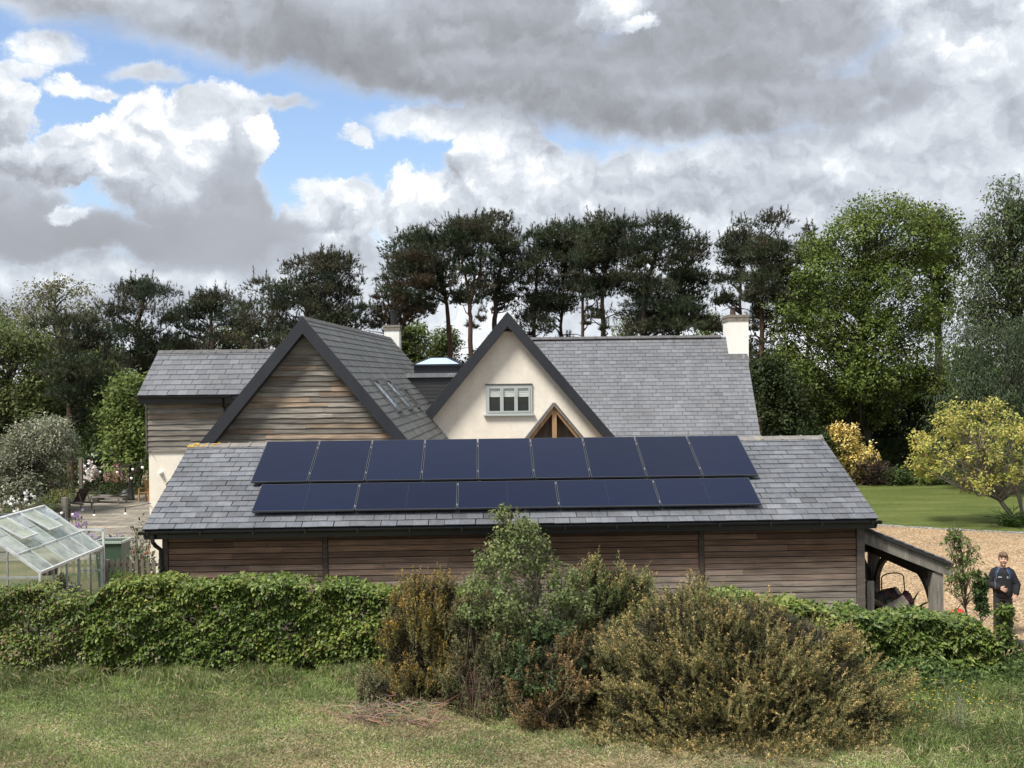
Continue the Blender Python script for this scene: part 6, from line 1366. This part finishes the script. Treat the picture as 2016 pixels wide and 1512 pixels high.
def hand(b, w, d, up, thumb, curl, spread):
    """palm and five bent fingers; d forward, up = back of the hand, thumb side vector"""
    w = np.array(w); d = nrm(np.array(d, float)); th = nrm(np.array(thumb, float)-d*np.dot(thumb, d)); bk = nrm(np.array(up, float)-d*np.dot(up, d)-th*np.dot(up, th))
    for k in range(4): o = th*(.030-.020*k); b.bar(w+o*.7, w+d*.088+o, .022, .024, tuple(bk)); b.ball(w+d*.088+o, .0115, 7, 5)
    for k, L in enumerate((.072, .082, .076, .060)):
        o = th*(.031-.0205*k); p = w+d*.088+o; dd = nrm(d+th*(spread*(1.5-k)/3)); c = curl*(1+.12*k)
        pts = [p]
        for j, f in enumerate((.45, .32, .23)): dd = nrm(dd-bk*c*(.55+.25*j)); pts.append(pts[-1]+dd*L*f)
        b.tube(pts, [.0105, .0098, .009, .0072], 7); b.ball(pts[-1], .0072, 6, 5)
    p = w+d*.03+th*.03; q = p+nrm(th*.8+d*.7-bk*.2)*.042; r = q+nrm(th*.35+d*.9-bk*.25)*.034; b.tube([p, q, r], [.0145, .012, .0095], 7); b.ball(r, .0095, 6, 5)
hb = MB()
hand(b, wrL, (.82, -.25, -.28), (-.1, -.9, .35), (.2, -.1, .95), .16, .5)
hand(b, wrR, (-.25, -.35, -.85), (.35, -.75, .2), (-.85, -.4, .1), .32, .25)
def skincol(co):
    c = np.tile(np.array([[.50, .315, .235]]), (len(co), 1)); d = co-hc
    lip = (np.abs(d[:, 2]+.062) < .008) & (np.abs(d[:, 0]) < .026) & (d[:, 1] < -.06); c[lip] = (.38, .17, .14)
    ck = (np.abs(np.abs(d[:, 0])-.042) < .02) & (np.abs(d[:, 2]+.03) < .022) & (d[:, 1] < -.04); c[ck] = (.54, .28, .21)
    return c
body = remeshed(b, 'body', m_skin, man, .0065, 2, skincol)
for sx in (-1, 1):
    e = MB(); e.ball(hc+(sx*.030, -.0775, .010), .0115, 8, 6, (.75, .72, .68), (1.2, .5, .7)); e.ball(hc+(sx*.030, -.0825, .010), .006, 7, 5, (.03, .025, .02), (1, .5, 1)); e.build('eye', m_attr, body)
    e = MB(); e.bar(hc+(sx*.016, -.088, .032), hc+(sx*.046, -.078, .034), .010, .007, col=(.10, .065, .04)); e.build('eyebrow', m_attr, body)
hr = MB(); hr.ball(hc+(0, .022, .042), .106, 18, 12, None, (.82, .98, .93)); hr.bar(hc+(-.055, -.072, .082), hc+(.06, -.075, .075), .05, .042); hr.ball(hc+(-.03, -.07, .085), .035, 9, 7); hr.ball(hc+(.03, -.072, .08), .036, 9, 7)
for s in (-1, 1): hr.ball(hc+(s*.076, .0, .012), .026, 8, 6, None, (.5, 1, 1.3))
def haircut(co):
    t = np.sin(co[:, 0]*260+co[:, 1]*90)*.5+.5; return np.array([[.105, .068, .038]])*(.75+.7*t[:, None])
hair = remeshed(hr, 'hair', m_hair, man, .008, 1, haircut)
# cut the hair away from the face
bm = bmesh.new(); bm.from_mesh(hair.data)
bmesh.ops.delete(bm, geom=[v for v in bm.verts if (v.co.y < hc[1]-.035 and v.co.z < hc[2]+.045) or v.co.z < hc[2]-.055], context='VERTS'); bm.to_mesh(hair.data); bm.free()
j = MB()
loft(j, [(0, 0, .84, .185, .135), (0, -.005, .90, .215, .155), (0, -.01, 1.0, .225, .165), (0, -.005, 1.15, .215, .155), (0, 0, 1.30, .215, .148), (0, .005, 1.40, .21, .135), (0, .01, 1.455, .15, .105), (0, .0, 1.495, .082, .08)], 22)
limb(j, [shL, elL, (-.10, -.185, 1.08)], [.090, .088, .064]); limb(j, [shR, elR, (.285, -.085, .955)], [.090, .086, .064])
limb(j, [(-.13, .005, 1.44), shL], [.072, .078]); limb(j, [(.13, .005, 1.44), shR], [.072, .078])
def jcol(co):
    c = np.tile(np.array([[.0085, .0088, .0115]]), (len(co), 1)); x, y, z = np.abs(co[:, 0]), co[:, 1], co[:, 2]
    # raglan flash curving from the collar down to the armpit
    xl = .085+.085*np.clip((1.50-z)/.15, 0, 1)**.7
    f = (np.abs(x-xl) < .030*np.clip((z-1.28)/.14, .12, 1)) & (z > 1.27) & (y < .06); c[f] = (.014, .036, .095)
    ed = (np.abs(x-xl+.030) < .005) & (z > 1.27) & (y < .03); c[ed] = (.10, .13, .18)
    sd = (np.abs(x-.172) < .005) & (z < 1.27) & (z > .9) & (y < 0) & (co[:, 0] < 0); c[sd] = (.12, .13, .16)
    return c
jer = remeshed(j, 'sweatshirt', m_jersey, man, .011, 3, jcol)
def frontY(x, z):
    """front surface of the sweatshirt at this height"""
    me = jer.data; best = 0
    for v in me.vertices:
        if abs(v.co.x-x) < .02 and abs(v.co.z-z) < .02: best = min(best, v.co.y)
    return best
lg = MB()
for k, w in enumerate((.010, .009, .011, .010, .008, .010)):
    x = -.105+k*.0135; lg.box(x, x+w, frontY(x, 1.30)-.008, frontY(x, 1.30)-.002, 1.293, 1.311+.002*(k % 2), (.62, .62, .60))
lg.build('chest_logo', m_attr, jer)
lg = MB(); y = frontY(.095, 1.30)-.007; lg.poly([(.075, y, 1.325), (.118, y, 1.325), (.118, y, 1.295), (.097, y, 1.268), (.075, y, 1.295)], (0, .005, 0), (.16, .19, .23)); lg.poly([(.084, y-.002, 1.317), (.109, y-.002, 1.317), (.109, y-.002, 1.305), (.084, y-.002, 1.305)], (0, .002, 0), (.40, .42, .44)); lg.build('chest_crest', m_attr, jer)
c_ = MB(); 
tr = MB(); loft(tr, [(0, 0, .78, .17, .115), (0, 0, .88, .182, .125), (0, 0, .98, .18, .125)])
for s in (-1, 1): limb(tr, [(s*.095, 0, .86), (s*.115, -.02, .5), (s*.125, .028, .07)], [.105, .085, .072])
remeshed(tr, 'trousers', m_trous, man, .013, 3)
for s in (-1, 1):
    sh = MB(); limb(sh, [(s*.125, .045, .055), (s*.135, -.04, .055), (s*.15, -.13, .04)], [.052, .05, .042]); remeshed(sh, 'shoe', m_wire, man, .01, 2)

# settle the proportions: rounder sloping shoulders, a slightly larger head
for o in [body, jer, hair]+list(body.children)+list(jer.children)+[c for c in man.children if c not in (body, jer, hair)]:
    me = o.data; n = len(me.vertices); co = np.empty(n*3, np.float32); me.vertices.foreach_get('co', co); co = co.reshape(-1, 3)
    if o in (body, jer) or o.parent is jer:
        k = np.clip((co[:, 2]-1.15)/.2, 0, 1)*np.clip(1-(co[:, 2]-1.46)/.06, 0, 1); co[:, 2] -= k*.055*np.clip((np.abs(co[:, 0])-.10)/.16, 0, 1)
        co[:, 0] *= np.where(co[:, 2] < 1.5, .93, 1)
    w = np.clip((co[:, 2]-1.51)/.07, 0, 1)[:, None]*(o is not jer); pv = np.array([0, -.015, 1.545]); co = pv+(co-pv)*(1+.17*w)
    me.vertices.foreach_set('co', co.astype(np.float32).ravel()); me.update()

# ================================================================== SKY, SUN, CAMERA
W_ = bpy.data.worlds.new('World'); SC.world = W_; W_.use_nodes = True
nt = W_.node_tree; N = nt.nodes; L = nt.links; N.clear()
def mth(op, *a, clamp=False):
    n = N.new('ShaderNodeMath'); n.operation = op; n.use_clamp = clamp
    for i, v in enumerate(a):
        if hasattr(v, 'links'): L.new(v, n.inputs[i])
        else: n.inputs[i].default_value = v
    return n.outputs[0]
def sstep(v, a, b, lo=0.0, hi=1.0):
    n = N.new('ShaderNodeMapRange'); n.interpolation_type = 'SMOOTHSTEP'
    for i, x in enumerate((v, a, b, lo, hi)):
        if hasattr(x, 'links'): L.new(x, n.inputs[i])
        else: n.inputs[i].default_value = x
    return n.outputs[0]
tc = N.new('ShaderNodeTexCoord'); sp = N.new('ShaderNodeSeparateXYZ'); L.new(tc.outputs['Generated'], sp.inputs[0])
# azimuth and elevation of the sky direction, in thousandths of a degree-like units
az = mth('ARCTAN2', sp.outputs[0], sp.outputs[1]); el = mth('ARCSINE', sp.outputs[2])
u = mth('ADD', mth('MULTIPLY', az, 2.19), 1.008); v = mth('SUBTRACT', .741, mth('MULTIPLY', el, 2.19))
cv = N.new('ShaderNodeCombineXYZ'); L.new(u, cv.inputs[0]); L.new(v, cv.inputs[1]); L.new(mth('MULTIPLY', mth('ABSOLUTE', az), .0), cv.inputs[2])
def noise(vec, scale, det=6, rough=.55, col=False, stretch=(1, 1, 1), off=(0, 0, 0)):
    mp = N.new('ShaderNodeMapping'); mp.inputs['Scale'].default_value = stretch; mp.inputs['Location'].default_value = off; L.new(vec, mp.inputs['Vector'])
    n = N.new('ShaderNodeTexNoise'); n.inputs['Scale'].default_value = scale; n.inputs['Detail'].default_value = det; n.inputs['Roughness'].default_value = rough
    L.new(mp.outputs[0], n.inputs['Vector']); return n.outputs['Color' if col else 'Fac']
def vm(op, a, b):
    n = N.new('ShaderNodeVectorMath'); n.operation = op
    for i, x in enumerate((a, b)):
        if hasattr(x, 'links'): L.new(x, n.inputs[i])
        else: n.inputs[i].default_value = x
    return n.outputs[0]
wc = noise(cv.outputs[0], 6.0, 8, .66, True); crisp = vm('ADD', cv.outputs[0], vm('MULTIPLY', vm('SUBTRACT', wc, (.5, .5, .5)), (.18, .17, 0)))
wc2 = noise(cv.outputs[0], 3.6, 9, .62, True, off=(3, 1, 0)); soft = vm('ADD', cv.outputs[0], vm('MULTIPLY', vm('SUBTRACT', wc2, (.5, .5, .5)), (.26, .17, 0)))
n0 = noise(crisp, 5.2, 6, .52, off=(1, 5, 0)); n1 = noise(vm('ADD', crisp, (.010, -.024, 0)), 5.2, 6, .52, off=(1, 5, 0))
relief = mth('MULTIPLY', mth('SUBTRACT', n0, n1), 1.95)
mott = mth('MULTIPLY', mth('SUBTRACT', noise(cv.outputs[0], 3.0, 7, .55, off=(4, 9, 0), stretch=(1, 1.6, 1)), .5), .55)
wild = sstep(noise(cv.outputs[0], 1.6, 6, .55, off=(7, 3, 0)), .55, .68)
aside = mth('MAXIMUM', sstep(v, .0, -.35), sstep(mth('ABSOLUTE', mth('SUBTRACT', u, 1.0)), 1.05, 1.5))
# outside the view: broken grey cloud; inside: clear blue that the clouds below are laid over
cover = mth('MULTIPLY', aside, mth('SUBTRACT', 1.0, wild)); lum = mth('ADD', sstep(v, .2, -.6, .62, SKYTOP), mott)
mott2 = mth('MULTIPLY', mott, 1.2)
wc3 = noise(cv.outputs[0], 13, 8, .68, True, off=(5, 2, 0), stretch=(.7, 1, 1)); wispy = vm('ADD', cv.outputs[0], vm('MULTIPLY', vm('SUBTRACT', wc3, (.5, .5, .5)), (.16, .09, 0)))
for x, y, rx, ry, sf, l0, l1, tex in MOUNDS:
    mp = N.new('ShaderNodeMapping'); mp.inputs['Scale'].default_value = (1000/rx, 1000/ry, 0); mp.inputs['Location'].default_value = (-x/rx, -y/ry, 0)
    L.new(wispy if sf < 0 else soft if sf >= .35 else crisp, mp.inputs['Vector']); sf = abs(sf); q = mp.outputs[0]
    n = N.new('ShaderNodeVectorMath'); n.operation = 'LENGTH'; L.new(q, n.inputs[0]); d = n.outputs['Value']
    m_ = sstep(d, 1+sf, 1-sf); n = N.new('ShaderNodeVectorMath'); n.operation = 'DOT_PRODUCT'; L.new(q, n.inputs[0]); n.inputs[1].default_value = (-.25, 1, 0)
    sh = sstep(mth('ADD', n.outputs['Value'], mott2), -.85, .65, l0*.955, l1)
    if tex >= .3: sh = mth('MULTIPLY_ADD', relief, tex, sh)
    mx_ = N.new('ShaderNodeMix'); mx_.data_type = 'FLOAT'; L.new(m_, mx_.inputs[0]); L.new(lum, mx_.inputs[2]); L.new(sh, mx_.inputs[3]); lum = mx_.outputs[0]
    cover = mth('MAXIMUM', cover, m_)
mp = N.new('ShaderNodeMapping'); mp.inputs['Scale'].default_value = (1000/52, 1000/26, 0); mp.inputs['Location'].default_value = (-1915/52, -40/26, 0); L.new(wispy, mp.inputs['Vector']); n = N.new('ShaderNodeVectorMath'); n.operation = 'LENGTH'; L.new(mp.outputs[0], n.inputs[0])
cover = mth('MULTIPLY', cover, sstep(n.outputs['Value'], .5, 1.25)); mask = sstep(cover, .08, .9)
rimf = mth('MULTIPLY', sstep(cover, .97, .5), .10)
lum = mth('MINIMUM', mth('MAXIMUM', mth('ADD', mth('MULTIPLY_ADD', mott, .36, lum), rimf), .22), .97)
cr = N.new('ShaderNodeValToRGB'); e = cr.color_ramp.elements
for _ in range(3): e.new(.5)
for i, (p, c) in enumerate(((0.20, (.20, .205, .22)), (.42, (.30, .315, .345)), (.60, (.43, .46, .515)), (.80, (.64, .68, .73)), (.97, (.97, .975, .98)))): e[i].position = p; e[i].color = (*c, 1)
L.new(lum, cr.inputs[0])
sky = N.new('ShaderNodeTexSky'); sky.sky_type = 'NISHITA'; sky.sun_disc = False; sky.sun_elevation = SUN_EL; sky.sun_rotation = SUN_AZ
tint = N.new('ShaderNodeMix'); tint.data_type = 'RGBA'; tint.blend_type = 'MULTIPLY'; tint.inputs[0].default_value = 1; L.new(sky.outputs[0], tint.inputs[6]); tint.inputs[7].default_value = (*SKYTINT, 1)
b1 = N.new('ShaderNodeBackground'); L.new(tint.outputs[2], b1.inputs[0]); b1.inputs[1].default_value = .12
b2 = N.new('ShaderNodeBackground'); L.new(cr.outputs[0], b2.inputs[0]); b2.inputs[1].default_value = CLOUDS
ms = N.new('ShaderNodeMixShader'); L.new(mask, ms.inputs[0]); L.new(b1.outputs[0], ms.inputs[1]); L.new(b2.outputs[0], ms.inputs[2])
W_.cycles.sampling_method = 'NONE'
wo = N.new('ShaderNodeOutputWorld'); L.new(ms.outputs[0], wo.inputs['Surface'])

sl = bpy.data.lights.new('sun', 'SUN'); sl.energy = SUN_E; sl.angle = R(SUN_ANG); sl.color = (1, .95, .87)
so = bpy.data.objects.new('sun', sl); COL.objects.link(so)
to = Vector((math.sin(SUN_AZ)*math.cos(SUN_EL), math.cos(SUN_AZ)*math.cos(SUN_EL), math.sin(SUN_EL)))
so.rotation_euler = (-to).to_track_quat('-Z', 'Y').to_euler()

cd = bpy.data.cameras.new('camera'); cd.sensor_width = 36; cd.lens = 36*FPX/2016; cd.clip_end = 3000; cd.clip_start = .1
cam = bpy.data.objects.new('camera', cd); COL.objects.link(cam)
mw = Matrix([[_r[0], _u[0], -_f[0], 0], [_r[1], _u[1], -_f[1], 0], [_r[2], _u[2], -_f[2], CAMH], [0, 0, 0, 1]])
cam.matrix_world = mw; SC.camera = cam
SC.view_settings.view_transform = 'Standard'; SC.view_settings.look = 'None'; SC.view_settings.gamma = 1; SC.view_settings.exposure = EXPO
SC.cycles.max_bounces = 6; SC.cycles.diffuse_bounces = 3; SC.cycles.transparent_max_bounces = 12; SC.cycles.use_denoising = True
